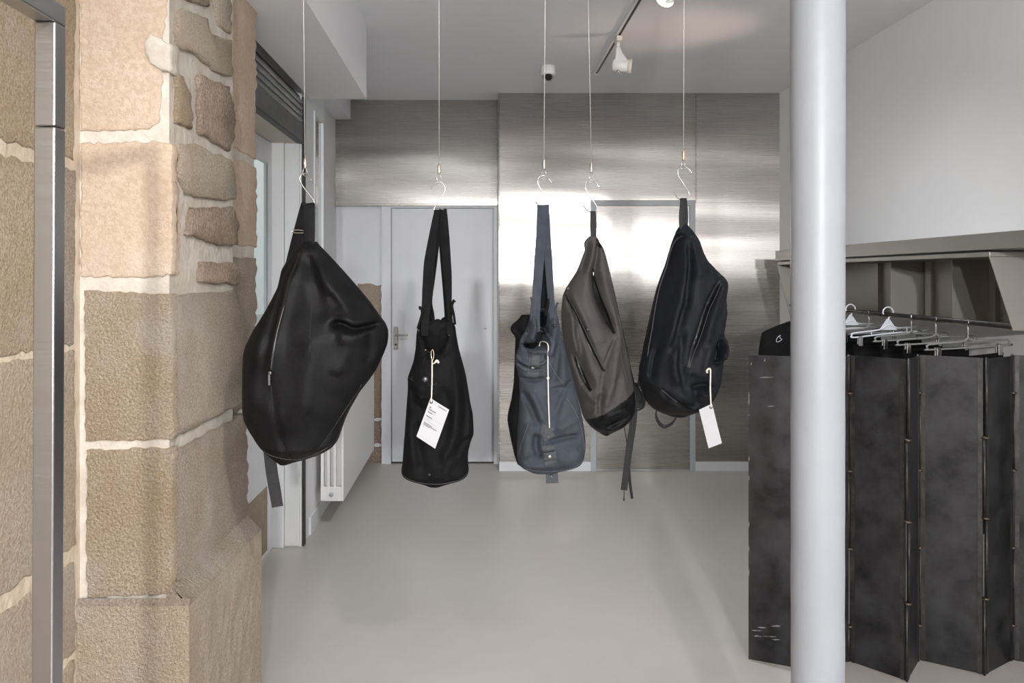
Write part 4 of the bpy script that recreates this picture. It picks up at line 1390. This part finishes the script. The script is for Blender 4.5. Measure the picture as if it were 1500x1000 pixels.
strap('strap', [P(659, 490, y2f - 0.010), P(658.5, 468, y2f), P(657.5, 440, y2f + 0.006), P(655.5, 400, y2f + 0.015), P(652, 350, Y2 - 0.008), P(649.5, 313, Y2 - 0.004), P(648, 308.5, Y2), P(647, 313, Y2 + 0.006)],
      [0.018, 0.018, 0.018, 0.026, 0.028, 0.024, 0.022, 0.02], M_blackcanvas, b2, 0.004, (1, -0.2, 0))
strap('strap', [P(655, 478, y2b), P(654, 455, y2b), P(651.5, 420, y2b - 0.008), P(649, 380, Y2 + 0.02), P(647, 345, Y2 + 0.012), P(646, 313, Y2 + 0.006)], [0.014, 0.014, 0.014, 0.018, 0.02, 0.02], M_blackcanvas, b2, 0.004, (1, 0.3, 0))
tube('drawcord', [P(612, 481, y2f - 0.01), P(616.5, 466, y2f - 0.012), P(619, 457, y2f - 0.014), P(616.5, 451, y2f - 0.014), P(613.5, 451, y2f - 0.014)], [0.004, 0.004, 0.0055, 0.0045, 0.006], M_blackcanvas, b2, 8)
tube('drawcord', [P(666.5, 475, y2f - 0.01), P(664.5, 460, y2f - 0.012), P(661.5, 448, y2f - 0.014), P(664, 442, y2f - 0.014), P(666, 439.5, y2f - 0.014)], [0.004, 0.004, 0.0055, 0.0045, 0.006], M_blackcanvas, b2, 8)
tube('drawcord', [P(661, 455, y2f - 0.014), P(658, 458, y2f - 0.012), P(657, 470, y2f - 0.01)], 0.004, M_blackcanvas, b2, 8)

# ---- bag 3: slate canvas tote
Y3 = 2.43
hang({'top': (797, 259), 'pts': HK_R(797.5, 257.5)}, (798.5, 796.8), Y3, ('thin steel wire with gripper above the slate tote', 'S-shaped steel hook holding the slate canvas tote'), 232, 249)
b3 = thing('canvas_tote', P(800, 688, Y3), 'slate blue canvas tote with snap tabs and white cord', 'bag', 'bags hanging on wires')
rows3 = [(452, 779, 814), (462, 776, 816.5), (472, 774, 818.5), (485, 769, 821), (497, 764, 824), (510, 759, 827.5), (520, 755, 830), (530, 754, 833), (540, 757, 835.5), (555, 760, 839), (575, 761, 844), (600, 760, 850),
         (625, 758, 855), (645, 757, 857), (660, 757, 856.5), (672, 757.5, 854), (680, 760, 848), (685.5, 767, 832), (688.5, 778, 814)]
L3 = Loft(rows3, Y3, [(452, 0.030, 0.03), (480, 0.040, 0.03), (505, 0.055, 0.035), (525, 0.066, 0.04), (560, 0.066, 0.045), (630, 0.082, 0.05), (675, 0.082, 0.05), (688.5, 0.05, 0.04)], 2.6, [
    ([(791, 452), (794, 470), (792, 490), (787, 503)], -0.034, 6),
    ([(766, 503), (778, 505), (790, 502), (800, 503)], -0.024, 4),
    ([(764, 500), (770, 512), (776, 517)], -0.010, 3.5),
    ([(757, 526), (765, 532), (776, 536), (790, 537)], -0.010, 3),
    ([(768, 514), (785, 511), (798, 512)], 0.008, 4),
    ([(776, 458), (782, 480), (774, 497)], 0.012, 6),
    ([(808, 462), (812, 478), (805, 500), (800, 520)], 0.014, 7),
    ([(797, 478), (803, 494)], -0.010, 4),
    ([(815, 500), (813, 530), (806, 560)], -0.007, 5),
    ([(824, 510), (822, 540), (826, 570)], 0.006, 7),
    ([(756, 549), (775, 553), (795, 550)], -0.008, 3),
    ([(764, 570), (776, 592), (787, 618)], -0.012, 5),
    ([(772, 566), (785, 590), (791, 612)], 0.010, 6),
    ([(842, 556), (825, 562), (803, 568)], -0.006, 4),
    ([(836, 548), (818, 582), (806, 612)], -0.007, 5),
    ([(810, 622), (830, 612), (848, 606)], 0.006, 6),
    ([(800, 640), (822, 634), (845, 632)], -0.009, 3.5),
    ([(784, 628), (783, 648), (790, 664)], -0.014, 4.5),
    ([(775, 610), (768, 640), (766, 670)], 0.007, 8),
    ([(765, 668), (790, 660)], -0.004, 6),
    ([(810, 660), (830, 664), (848, 660)], 0.005, 7),
    ([(770, 682), (800, 680), (840, 676)], -0.004, 4)], 0.005, (14, 14, 9), 23)
L3.build('body', M_greycanvas, b3, 150, 110)
rows3b = [(461, 764, 800), (467, 760, 805), (474, 751, 806), (481, 747, 806), (487, 749, 806), (492, 755, 808), (520, 754, 812), (560, 752.5, 820), (585, 749, 830), (605, 744, 836), (615, 743, 838), (640, 747.5, 842), (665, 753, 842), (680, 758, 838), (686, 768, 826)]
L3b = Loft(rows3b, Y3 + 0.055, [(461, 0.02, 0.02), (490, 0.045, 0.03), (560, 0.05, 0.04), (640, 0.06, 0.05), (686, 0.03, 0.03)], 2.6, [([(752, 480), (765, 490)], -0.008, 4)], 0.005, (14, 14, 9), 31)
L3b.build('side_panel', M_blackcanvas, b3, 70, 60)
for pl in ([(772, 612), (763, 640), (758, 665)], [(826, 577), (840, 600), (850, 630), (854, 660)], [(757, 678), (790, 684), (830, 680), (852, 668)], [(798, 522), (812, 545), (825, 562)], [(797, 479), (803, 492), (810, 500)]):
    L3.seam('stitching', pl, 0.0007, M_greyseam, b3, 0.0008)
L3.band('opening', [(765, 503), (772, 505.5), (781, 505), (790, 500)], [2, 6, 6, 3], M_blackseam, b3, 0.004)  # black strips on the cloth paint the shade inside the opening
L3.band('opening', [(790, 500), (793.5, 486), (795.5, 472), (796, 458)], [3, 7, 8, 9], M_blackseam, b3, 0.003)
for pl, rr in (([(757, 519), (763, 526), (775, 530), (791, 529), (798, 523)], 0.007), ([(757, 531), (766, 537), (778, 540), (793, 538)], 0.007), ([(772, 486), (765, 497), (764, 508), (770, 514)], 0.008), ([(800, 488), (806, 498), (803, 512), (798, 520)], 0.008)):
    L3.seam('rolled_edge', pl, rr, M_greycanvas, b3, -0.001)
tA = L3.band('snap_tab', [(781, 516), (780, 530), (779, 545)], 15, M_greytab, b3, 0.0065, curved=False)
L3.band('tab_backing', [(779, 538), (777.5, 550)], 17, M_greytab, b3, 0.004, curved=False)
L3.stud('snap_button', 779, 535, 0.0075, M_zipteeth, tA, 0.0085)
L3.seam('stitching', [(774, 516), (773, 530), (772.5, 543), (785, 542)], 0.0007, M_greyseam, tA, 0.0075, per=2)
L3.band('pocket_tab', [(783, 556), (782, 566), (781.5, 576)], 13, M_greycanvas, b3, 0.003, curved=False)
tB = L3.band('strap_tab', [(789, 620), (797, 622), (805, 626)], 14, M_greytab, b3, 0.008, curved=False)
tB2 = L3.band('strap_tab', [(792, 633), (800, 630), (807, 626)], 10, M_greytab, b3, 0.010, curved=False)
L3.stud('rivet', 799, 630.5, 0.004, M_zipteeth, tB2, 0.012)
tC = L3.band('strap_tab', [(790, 648), (799, 647), (808, 645)], 9, M_greytab, b3, 0.009, curved=False)
tD = L3.band('strap_tab', [(792, 659), (801, 658), (810, 656)], 11, M_greytab, b3, 0.012, curved=False)
L3.stud('snap_button', 801, 658, 0.0058, M_chrome, tD, 0.014)
L3.band('strap_tab', [(794, 669), (803, 668), (810, 664)], 7, M_greytab, b3, 0.007, curved=False)
ft = strap('foot_tab', [P(807, 676, Y3 - 0.02), P(807.5, 686, Y3 - 0.035), P(808.5, 697, Y3 - 0.04), P(809, 707.5, Y3 - 0.042)], 0.036, M_greytab, b3, 0.004, (1, 0, 0))
tube('tab_hook', [P(806.5, 694, Y3 - 0.046), P(807.5, 697, Y3 - 0.050), P(808.5, 699, Y3 - 0.050), P(811, 699.5, Y3 - 0.046)], 0.0016, M_chrome, ft, 6)
y3f = Y3 - 0.03
strap('strap', [P(785, 486, y3f - 0.012), P(784.5, 465, y3f - 0.010), P(785.5, 440, y3f), P(790, 380, y3f + 0.012), P(794, 335, Y3 - 0.008), P(795.5, 306, Y3 - 0.004), P(795.5, 301.5, Y3), P(796, 306, Y3 + 0.006)],
      [0.026, 0.026, 0.026, 0.030, 0.034, 0.036, 0.036, 0.036], M_greycanvas, b3, 0.004, (1, 0.2, 0))
strap('strap', [P(812, 492, y3f - 0.014), P(811, 468, y3f - 0.012), P(807.5, 440, y3f), P(804, 390, y3f + 0.010), P(800.5, 345, Y3 - 0.002), P(798, 308, Y3 + 0.006)],
      [0.026, 0.022, 0.019, 0.023, 0.026, 0.026], M_greycanvas, b3, 0.004, (1, -0.25, 0))
strap('back_strap', [P(797, 490, Y3 + 0.03), P(797, 450, Y3 + 0.03), P(797.5, 400, Y3 + 0.02), P(798, 340, Y3 + 0.012), P(797, 308, Y3 + 0.008)], [0.024, 0.022, 0.020, 0.022, 0.03], M_blackcanvas, b3, 0.004, (1, 0, 0))
tube('drawcord', [P(778, 470, y3f - 0.012), P(779, 452, y3f - 0.010), P(779.5, 442, y3f - 0.010), P(777.5, 435, y3f - 0.008)], [0.004, 0.004, 0.0035, 0.003], M_greycanvas, b3, 8)
tube('drawcord', [P(815, 470, y3f - 0.010), P(814, 456, y3f - 0.010), P(815, 448, y3f - 0.010), P(817.5, 443, y3f - 0.008)], [0.004, 0.004, 0.0035, 0.003], M_greycanvas, b3, 8)
tube('drawcord', [P(798, 462, y3f), P(801, 452, y3f - 0.004), P(803, 444, y3f - 0.004), P(803, 437, y3f - 0.002)], [0.005, 0.005, 0.004, 0.003], M_blackcanvas, b3, 8)
for (x, y) in ((784.5, 455), (809, 474.5)):
    L3.stud('cord_hole', x, y, 0.005, M_blackseam, b3, 0.013)
wc = tube('white_cord', [L3.front(789, 505, 0.012), L3.front(792, 501, 0.020), L3.front(796.5, 499, 0.022), L3.front(799.5, 503, 0.018), L3.front(799, 520, 0.012), L3.front(799.5, 548, 0.010), L3.front(800, 580, 0.010), L3.front(800.8, 618, 0.012)],
          0.0019, M_string, b3, 8)
pk = L3.front(799.3, 549, 0.011)
lathe('knot', [(0.0, -0.005), (0.0035, -0.003), (0.0045, 0.0), (0.0035, 0.003), (0.0, 0.005)], pk, (0, 0, 1), M_string, wc, 10)

# ---- bag 4: taupe nylon rucksack
Y4 = 2.68
hang({'top': (867, 265), 'pts': HK_R(867, 264, 0.98)}, (861.5, 866.3), Y4, ('thin steel wire with gripper above the taupe rucksack', 'S-shaped steel hook holding the taupe rucksack'), 238, 254)
b4 = thing('nylon_rucksack', P(885, 634, Y4), 'taupe nylon rucksack with black leather base', 'bag', 'bags hanging on wires')
rows4 = [(346, 864, 873), (351, 857.5, 876), (357, 855, 879.5), (366, 857, 883), (375, 853.5, 886), (385, 850, 889), (397, 845, 891.5), (412, 835, 895), (424, 828, 897.5), (432, 824.5, 899), (445, 823, 901.5), (460, 822, 904.5), (480, 823, 909.5), (510, 827, 916),
         (540, 835, 922), (565, 842, 927), (588, 848, 930), (602, 852, 928.5), (612, 855, 924), (620, 861, 916), (627, 868, 906), (632, 876, 896), (634.5, 882, 889)]
L4 = Loft(rows4, Y4, [(346, 0.015, 0.015), (366, 0.035, 0.025), (430, 0.07, 0.04), (520, 0.095, 0.05), (590, 0.100, 0.055), (620, 0.08, 0.05), (634.5, 0.04, 0.03)], 2.3, [
    ([(868, 352), (862, 380), (856, 405)], 0.010, 5), ([(862, 352), (858, 375), (850, 398)], -0.009, 4), ([(875, 352), (873, 375), (869, 395)], -0.012, 4),
    ([(866, 390), (868, 420), (877, 450), (894, 486)], -0.020, 6), ([(877, 392), (886, 425), (897, 465), (906, 510)], 0.010, 7),
    ([(826, 430), (845, 470), (862, 510), (878, 540)], -0.010, 4), ([(834, 430), (852, 470), (868, 508)], 0.008, 5),
    ([(838, 510), (850, 545), (860, 568)], -0.016, 5), ([(832, 450), (836, 490), (842, 520)], 0.010, 5), ([(840, 470), (846, 505), (853, 535), (866, 566)], -0.008, 4),
    ([(897, 492), (884, 520), (876, 550), (874, 572)], -0.008, 3), ([(898, 505), (893, 540), (888, 580)], 0.008, 6), ([(905, 500), (915, 540), (922, 568)], -0.007, 5),
    ([(876, 570), (872, 585), (873, 600)], -0.012, 4), ([(862, 575), (868, 590), (862, 604)], 0.008, 5), ([(884, 560), (880, 590)], 0.007, 5), ([(858, 400), (852, 440), (862, 480)], 0.006, 10),
    ([(900, 545), (890, 585)], -0.006, 5), ([(865, 470), (876, 500)], 0.005, 8), ([(852, 560), (858, 575), (872, 578)], 0.008, 5), ([(872, 610), (892, 600), (915, 590)], 0.006, 6), ([(880, 622), (900, 612), (920, 600)], -0.006, 4)],
    0.005, (16, 16, 8), 41)
lead = lambda px, py, s: py > np.interp(px, [840, 853, 875, 900, 930], [618, 613, 601, 585, 567])
L4.build('body', M_brown, b4, 170, 110, split=[('leather_base', M_leather, lead)])
L4.band('storm_flap', [(867, 392), (867.5, 410), (872, 432), (882, 458), (894, 486)], [2, 5, 8, 9, 4], M_blackseam, b4, 0.004)
z4 = L4.band('zip', [(827, 431), (845, 470), (862, 508), (879, 540)], 4, M_blackseam, b4, 0.003)
L4.seam('piping', [(828, 430), (847, 470), (864, 508), (880, 538)], 0.0012, M_seamgrey, z4, 0.004)
L4.band('side_zip', [(839, 520), (849, 543), (860, 567)], [2, 7, 4], M_blackseam, b4, 0.003)
L4.seam('piping', [(873, 349), (880, 362), (885, 376), (893, 412), (902, 452), (909, 482), (916, 512), (922, 542), (927, 566)], 0.0035, M_blackseam, b4, 0.002)
L4.band('top_flap_edge', [(873, 358), (880, 363), (884, 371)], 3, M_blackseam, b4, 0.003)
for pl in ([(897, 490), (884, 518), (877, 548), (873, 578)], [(852, 408), (856, 425), (862, 445)], [(896, 490), (906, 530), (915, 560)]):
    L4.seam('stitching', pl, 0.0007, M_brownseam, b4, 0.0006)
for (x, y) in ((830.5, 422), (855, 478.5)):
    p = L4.front(x, y, 0.006)
    o = box('toggle', (p.x - 0.006, p.x + 0.006), (p.y - 0.003, p.y + 0.005), (p.z - 0.006, p.z + 0.004), M_blackseam, b4, 0.002)
p = L4.front(867.5, 401, 0.006)
box('zip_puller', (p.x - 0.0015, p.x + 0.0015), (p.y - 0.002, p.y + 0.004), (p.z - 0.006, p.z + 0.007), M_chrome, b4, 0.0005)
strap('carry_loop', [P(869, 352, Y4 - 0.012), P(869.3, 330, Y4 - 0.014), P(868.7, 313, Y4 - 0.008), P(868.5, 310.3, Y4), P(869, 314, Y4 + 0.01), P(869.5, 335, Y4 + 0.012), P(870, 352, Y4 + 0.01)], [0.017, 0.021, 0.018, 0.017, 0.017, 0.019, 0.017], M_webbing, b4, 0.004, (1, 0, 0))
strap('shoulder_strap', [P(880, 372, Y4 + 0.03), P(891, 430, Y4 + 0.045), P(904, 490, Y4 + 0.05), P(920, 545, Y4 + 0.045), P(929, 585, Y4 + 0.04)], [0.015, 0.022, 0.026, 0.026, 0.026], M_webbing, b4, 0.008, (1, 0.4, 0))
strap('strap_roll', [P(927, 562, Y4 - 0.01), P(934, 561, Y4 - 0.02), P(941, 568, Y4 - 0.024), P(943, 582, Y4 - 0.024), P(941, 597, Y4 - 0.02), P(932, 601, Y4 - 0.012), P(927, 598, Y4 - 0.004)], [0.02, 0.026, 0.03, 0.03, 0.03, 0.026, 0.02], M_webbing, b4, 0.004, (0.5, 0.9, 0.0))
strap('strap_roll', [P(930, 563, Y4 - 0.028), P(935, 580, Y4 - 0.036), P(933, 598, Y4 - 0.030)], [0.018, 0.026, 0.024], M_webbing, b4, 0.004, (1, 0.2, 0))
strap('strap_tail', [P(929, 592, Y4 - 0.02), P(927, 622, Y4 - 0.02), P(922, 655, Y4 - 0.018), P(917.5, 690, Y4 - 0.016), P(914, 717.5, Y4 - 0.016)], [0.025, 0.024, 0.024, 0.022, 0.023], M_webbing, b4, 0.003, (1, 0.25, 0))
strap('strap_tail', [P(924, 600, Y4 + 0.01), P(923, 640, Y4 + 0.01), P(921, 680, Y4 + 0.008), P(923, 708, Y4 + 0.006), P(926, 730, Y4 + 0.006)], [0.010, 0.010, 0.011, 0.011, 0.010], M_webbing, b4, 0.003, (1, 0.8, 0))
tube('cord_end', [P(914.5, 612, Y4), P(914, 622, Y4), P(917, 640, Y4), P(919, 655, Y4)], 0.0016, M_blackseam, b4, 6)
tube('cord_end', [P(914.3, 716, Y4 - 0.014), P(914.2, 726, Y4 - 0.014), P(914, 733, Y4 - 0.014)], [0.0012, 0.0014, 0.0028], M_blackseam, b4, 6)

# ---- bag 5: blue-black rucksack
Y5 = 2.5
hang({'top': (1000.5, 244), 'pts': [(1013, 254.5, -0.004), (1009, 248, -0.003), (1004, 244.5, 0), (998, 244, 0), (993.5, 248, 0), (993, 255, 0), (996, 261, 0), (1003, 272, 0), (1009, 281.5, 0), (1008.5, 288, 0), (1004, 292.5, 0), (998, 293, 0), (992, 289, -0.002), (987.5, 282, -0.004)]},
     (1002, 1001.2), Y5, ('thin steel wire with gripper above the blue-black rucksack', 'S-shaped steel hook holding the blue-black rucksack'), 219, 236)
b5 = thing('dark_rucksack', P(995, 608, Y5), 'blue-black nylon rucksack with blank white tag', 'bag', 'bags hanging on wires')
rows5 = [(329, 997, 1006), (337, 991, 1014), (345, 988, 1019.5), (355, 984, 1025), (370, 979.5, 1030), (382, 976, 1036), (392, 973, 1045), (402, 969, 1055), (409, 966.5, 1060.5), (416, 964, 1062), (425, 961, 1061.5), (438, 958.5, 1059.5), (448, 956.5, 1060), (458, 954.5, 1061.5), (472, 951.5, 1061),
         (486, 948.5, 1058.5), (492, 947.5, 1060), (499, 946, 1063.5), (510, 943.5, 1064), (520, 941, 1061.5), (530, 938, 1058), (540, 936, 1056.5), (560, 938, 1053), (575, 942, 1048), (585, 945.5, 1043), (593, 951, 1035), (600, 959, 1025), (605, 970, 1014), (608, 981, 1002)]
L5 = Loft(rows5, Y5, [(329, 0.014, 0.014), (355, 0.035, 0.03), (420, 0.078, 0.05), (500, 0.105, 0.06), (570, 0.105, 0.06), (595, 0.08, 0.05), (608, 0.04, 0.03)], 2.2, [
    ([(999, 342), (990, 352), (983, 370), (973, 400), (962, 430)], -0.014, 4), ([(1001, 345), (997, 380), (990, 420), (978, 465), (962, 520)], 0.014, 8),
    ([(1003, 350), (1003, 390), (998, 420), (996, 450)], -0.014, 5), ([(1010, 345), (1012, 380), (1018, 410)], 0.008, 8), ([(996, 440), (985, 470), (972, 515)], -0.010, 5),
    ([(1046, 412), (1036, 430), (1023, 455), (1010, 490), (996, 530)], -0.012, 4), ([(1052, 412), (1042, 440), (1030, 470), (1018, 505)], 0.008, 6),
    ([(1058, 408), (1060, 430), (1056, 470)], 0.012, 5), ([(1062, 492), (1048, 494), (1040, 510), (1036, 528)], -0.014, 4), ([(1055, 500), (1050, 515), (1055, 525)], 0.016, 8),
    ([(1058, 528), (1046, 527), (1036, 529)], -0.014, 3.5), ([(990, 480), (985, 510), (988, 545), (996, 575)], -0.010, 5), ([(980, 500), (975, 530), (980, 560)], 0.010, 6),
    ([(1002, 540), (1005, 565), (1012, 590)], -0.008, 5), ([(1003, 562), (1020, 558), (1036, 566)], -0.012, 4), ([(1012, 572), (1028, 572)], 0.010, 5), ([(1028, 500), (1020, 530), (1018, 550)], 0.008, 6),
    ([(958, 500), (950, 530), (948, 552)], -0.010, 4), ([(960, 566), (985, 584), (1010, 592)], -0.006, 3)], 0.006, (16, 16, 8), 51)
base5 = lambda px, py, s: py > np.interp(px, [935, 960, 983, 1012, 1045], [552, 564, 582, 596, 596])
L5.build('body', M_navycanvas, b5, 160, 110, split=[('leather_base', M_leather, base5)])
L5.seam('piping', [(997, 346), (989, 353), (983, 365), (976, 388), (968, 410), (962, 428), (957, 452), (951, 484), (944, 520)], 0.0016, M_seamgrey, b5, 0.0015)
z5 = L5.band('zip', [(1046.5, 411), (1037, 430), (1023, 456), (1010, 492), (996, 532)], 4, M_blackseam, b5, 0.003)
L5.seam('piping', [(1043.5, 412), (1034, 430), (1020, 456), (1008, 490), (994.5, 530)], 0.0009, M_seamgrey, z5, 0.0035)
L5.seam('piping', [(1047.5, 414), (1039, 432), (1026, 457), (1013, 492), (997, 532)], 0.0009, M_seamgrey, z5, 0.0035)
L5.seam('stitching', [(960, 565), (971, 574), (983, 583)], 0.0009, M_greyseam, b5, 0.001)
L5.seam('seam', [(1044, 405), (1052, 404), (1058, 410), (1060, 425), (1057, 448)], 0.0016, M_blackseam, b5, 0.001)
L5.band('pocket_flap', [(1040, 512), (1050, 511), (1058, 510)], 30, M_navycanvas, b5, 0.008, curved=False)
L5.seam('seam', [(1034, 529), (1046, 528), (1056, 527)], 0.0014, M_blackseam, b5, 0.004)
strap('carry_loop', [P(999, 338, Y5 - 0.012), P(998.5, 318, Y5 - 0.014), P(1000.5, 296, Y5 - 0.008), P(1001.3, 291.3, Y5), P(1002.5, 296, Y5 + 0.01), P(1004.5, 318, Y5 + 0.014), P(1003.5, 338, Y5 + 0.01)], [0.015, 0.017, 0.018, 0.018, 0.018, 0.014, 0.014], M_webbing, b5, 0.004, (1, 0.25, 0))
strap('shoulder_strap', [P(985, 372, Y5 + 0.05), P(968, 425, Y5 + 0.065), P(956, 480, Y5 + 0.065), P(945, 530, Y5 + 0.05), P(940, 566, Y5 + 0.04)], [0.02, 0.03, 0.034, 0.03, 0.026], M_webbing, b5, 0.008, (1, 0.3, 0))
strap('base_loop', [P(962.5, 596, Y5 + 0.03), P(961, 609, Y5 + 0.028), P(966, 620, Y5 + 0.026), P(974, 624.5, Y5 + 0.026), P(984, 620, Y5 + 0.026), P(990.5, 611, Y5 + 0.028), P(993, 600, Y5 + 0.03)], 0.020, M_webbing, b5, 0.003, (0.35, 0.95, 0.3))

# ------------------------------------------------------------------ swing tags
def card(name, poly, Y, parent, tilt=0.0, hole=None):
    V = [P(a, b, Y) for a, b in poly]
    c = sum(V, Vector()) / len(V)
    V = [v + Vector((0, (v.x - c.x) * tilt, 0)) for v in V]
    n = len(V)
    W = [v + Vector((0, 0.0008, 0)) for v in V]
    o = mesh(name, V + W, [tuple(range(n))[::-1], tuple(range(n, 2 * n))] + [(i, (i + 1) % n, n + (i + 1) % n, n + i) for i in range(n)], M_paper, parent)
    return o, V
Yt = Y2 - 0.108
t1 = thing('swing_tag', P(634, 655, Yt), 'white swing tag printed with small text on the black tote', 'tag', 'paper swing tags')
poly1 = [(630.5, 583), (658, 600), (637.5, 657), (610, 639)]
cd, CV = card('card', poly1, Yt, t1)
A, B, C_, D = CV
def on_card(u, v, d=0.0006):
    p = A.lerp(B, u).lerp(D.lerp(C_, u), v)
    return p + Vector((0, -d, 0))
def ink(u0, u1, v, hgt, m, seedk):
    r = random.Random(seedk)
    V, Fc = [], []
    u = u0
    while u < u1:
        wl_ = r.uniform(0.035, 0.085)
        e = min(u + wl_, u1)
        b = len(V)
        V += [on_card(u, v), on_card(e, v), on_card(e, v + hgt), on_card(u, v + hgt)]
        Fc.append((b, b + 1, b + 2, b + 3))
        u = e + 0.016
    mesh('print_line', V, Fc, m, cd)
ink(0.46, 0.88, 0.055, 0.022, M_ink, 1)
for i, (u0, u1, v, h_, mm) in enumerate([(0.10, 0.20, 0.18, 0.030, M_ink), (0.10, 0.46, 0.235, 0.026, M_ink), (0.10, 0.36, 0.30, 0.028, M_ink), (0.40, 0.50, 0.30, 0.020, M_inkgrey),
                                       (0.10, 0.42, 0.405, 0.026, M_ink), (0.44, 0.92, 0.405, 0.008, M_inkgrey), (0.10, 0.34, 0.45, 0.014, M_inkgrey), (0.10, 0.36, 0.485, 0.014, M_inkgrey), (0.10, 0.68, 0.52, 0.014, M_inkgrey),
                                       (0.10, 0.52, 0.575, 0.020, M_ink), (0.10, 0.78, 0.605, 0.020, M_ink), (0.10, 0.44, 0.635, 0.016, M_ink), (0.10, 0.18, 0.68, 0.022, M_inkgrey), (0.10, 0.70, 0.93, 0.010, M_inkgrey), (0.80, 0.92, 0.93, 0.010, M_inkgrey)]):
    ink(u0, u1, v, h_, mm, i + 2)
hp_ = on_card(0.10, 0.07, 0.0008)
lathe('eyelet', [(0.0052, -0.0006), (0.0052, 0.0006), (0.0030, 0.0010), (0.0, 0.0004)], hp_, (0, -1, 0), mat('eyelet_dark', (0.14, 0.12, 0.11), None, rough=0.4, metal=0.6), cd, 16)
st = tube('cord', [hp_ + Vector((0, -0.001, 0)), P(632.8, 560, Y2 - 0.098), P(633, 527, Y2 - 0.085)], 0.0021, M_string, t1, 8)
tube('cord_end', [P(634.5, 533, Y2 - 0.087), P(637, 531, Y2 - 0.089), P(640, 528.5, Y2 - 0.090), P(643, 531.5, Y2 - 0.090)], [0.0014, 0.0026, 0.0046, 0.0030], M_string, t1, 8)
tube('cord_hook', [P(632.5, 527, Y2 - 0.085), P(631.5, 519, Y2 - 0.083), P(632.5, 513, Y2 - 0.078), P(634.5, 513, Y2 - 0.078), P(635.5, 520, Y2 - 0.083), P(634, 527, Y2 - 0.085)], 0.0013, M_brass, t1, 6, closed=True)
tube('rim_ring', [L2.front(624, 510, 0.004), L2.front(632, 514.5, 0.006), L2.front(642, 513.5, 0.006)], 0.0010, M_brass, b2, 6)

Yu = Y5 - 0.138
t2 = thing('swing_tag', P(1040, 655, Yu), 'blank white swing tag on the blue-black rucksack', 'tag', 'paper swing tags')
poly2 = [(1024, 600), (1043, 591), (1057.5, 649), (1038, 656.5)]
cd2, CV2 = card('card', poly2, Yu, t2)
A, B, C_, D = CV2
hp2 = on_card(0.86, 0.07, 0.0008)
lathe('eyelet', [(0.0048, -0.0006), (0.0048, 0.0006), (0.0030, 0.0010), (0.0, 0.0004)], hp2, (0, -1, 0), MATS['eyelet_dark'], cd2, 16)
tube('cord', [hp2 + Vector((0, -0.001, 0)), P(1040.5, 570, Yu + 0.002), P(1040.8, 548, Yu + 0.004), P(1040.5, 541, Yu + 0.004), P(1038, 540, Yu + 0.006), P(1035.5, 543, Yu + 0.010), P(1036, 546, Yu + 0.014)], [0.0022, 0.0022, 0.0022, 0.0026, 0.003, 0.0036, 0.003], M_string, t2, 8)
tube('thread_loop', [P(1036, 544, Yu + 0.014), P(1035.5, 538, Yu + 0.03), P(1039, 533, Yu + 0.045), P(1042, 531, Yu + 0.05)], 0.0008, M_thread, b5, 6)
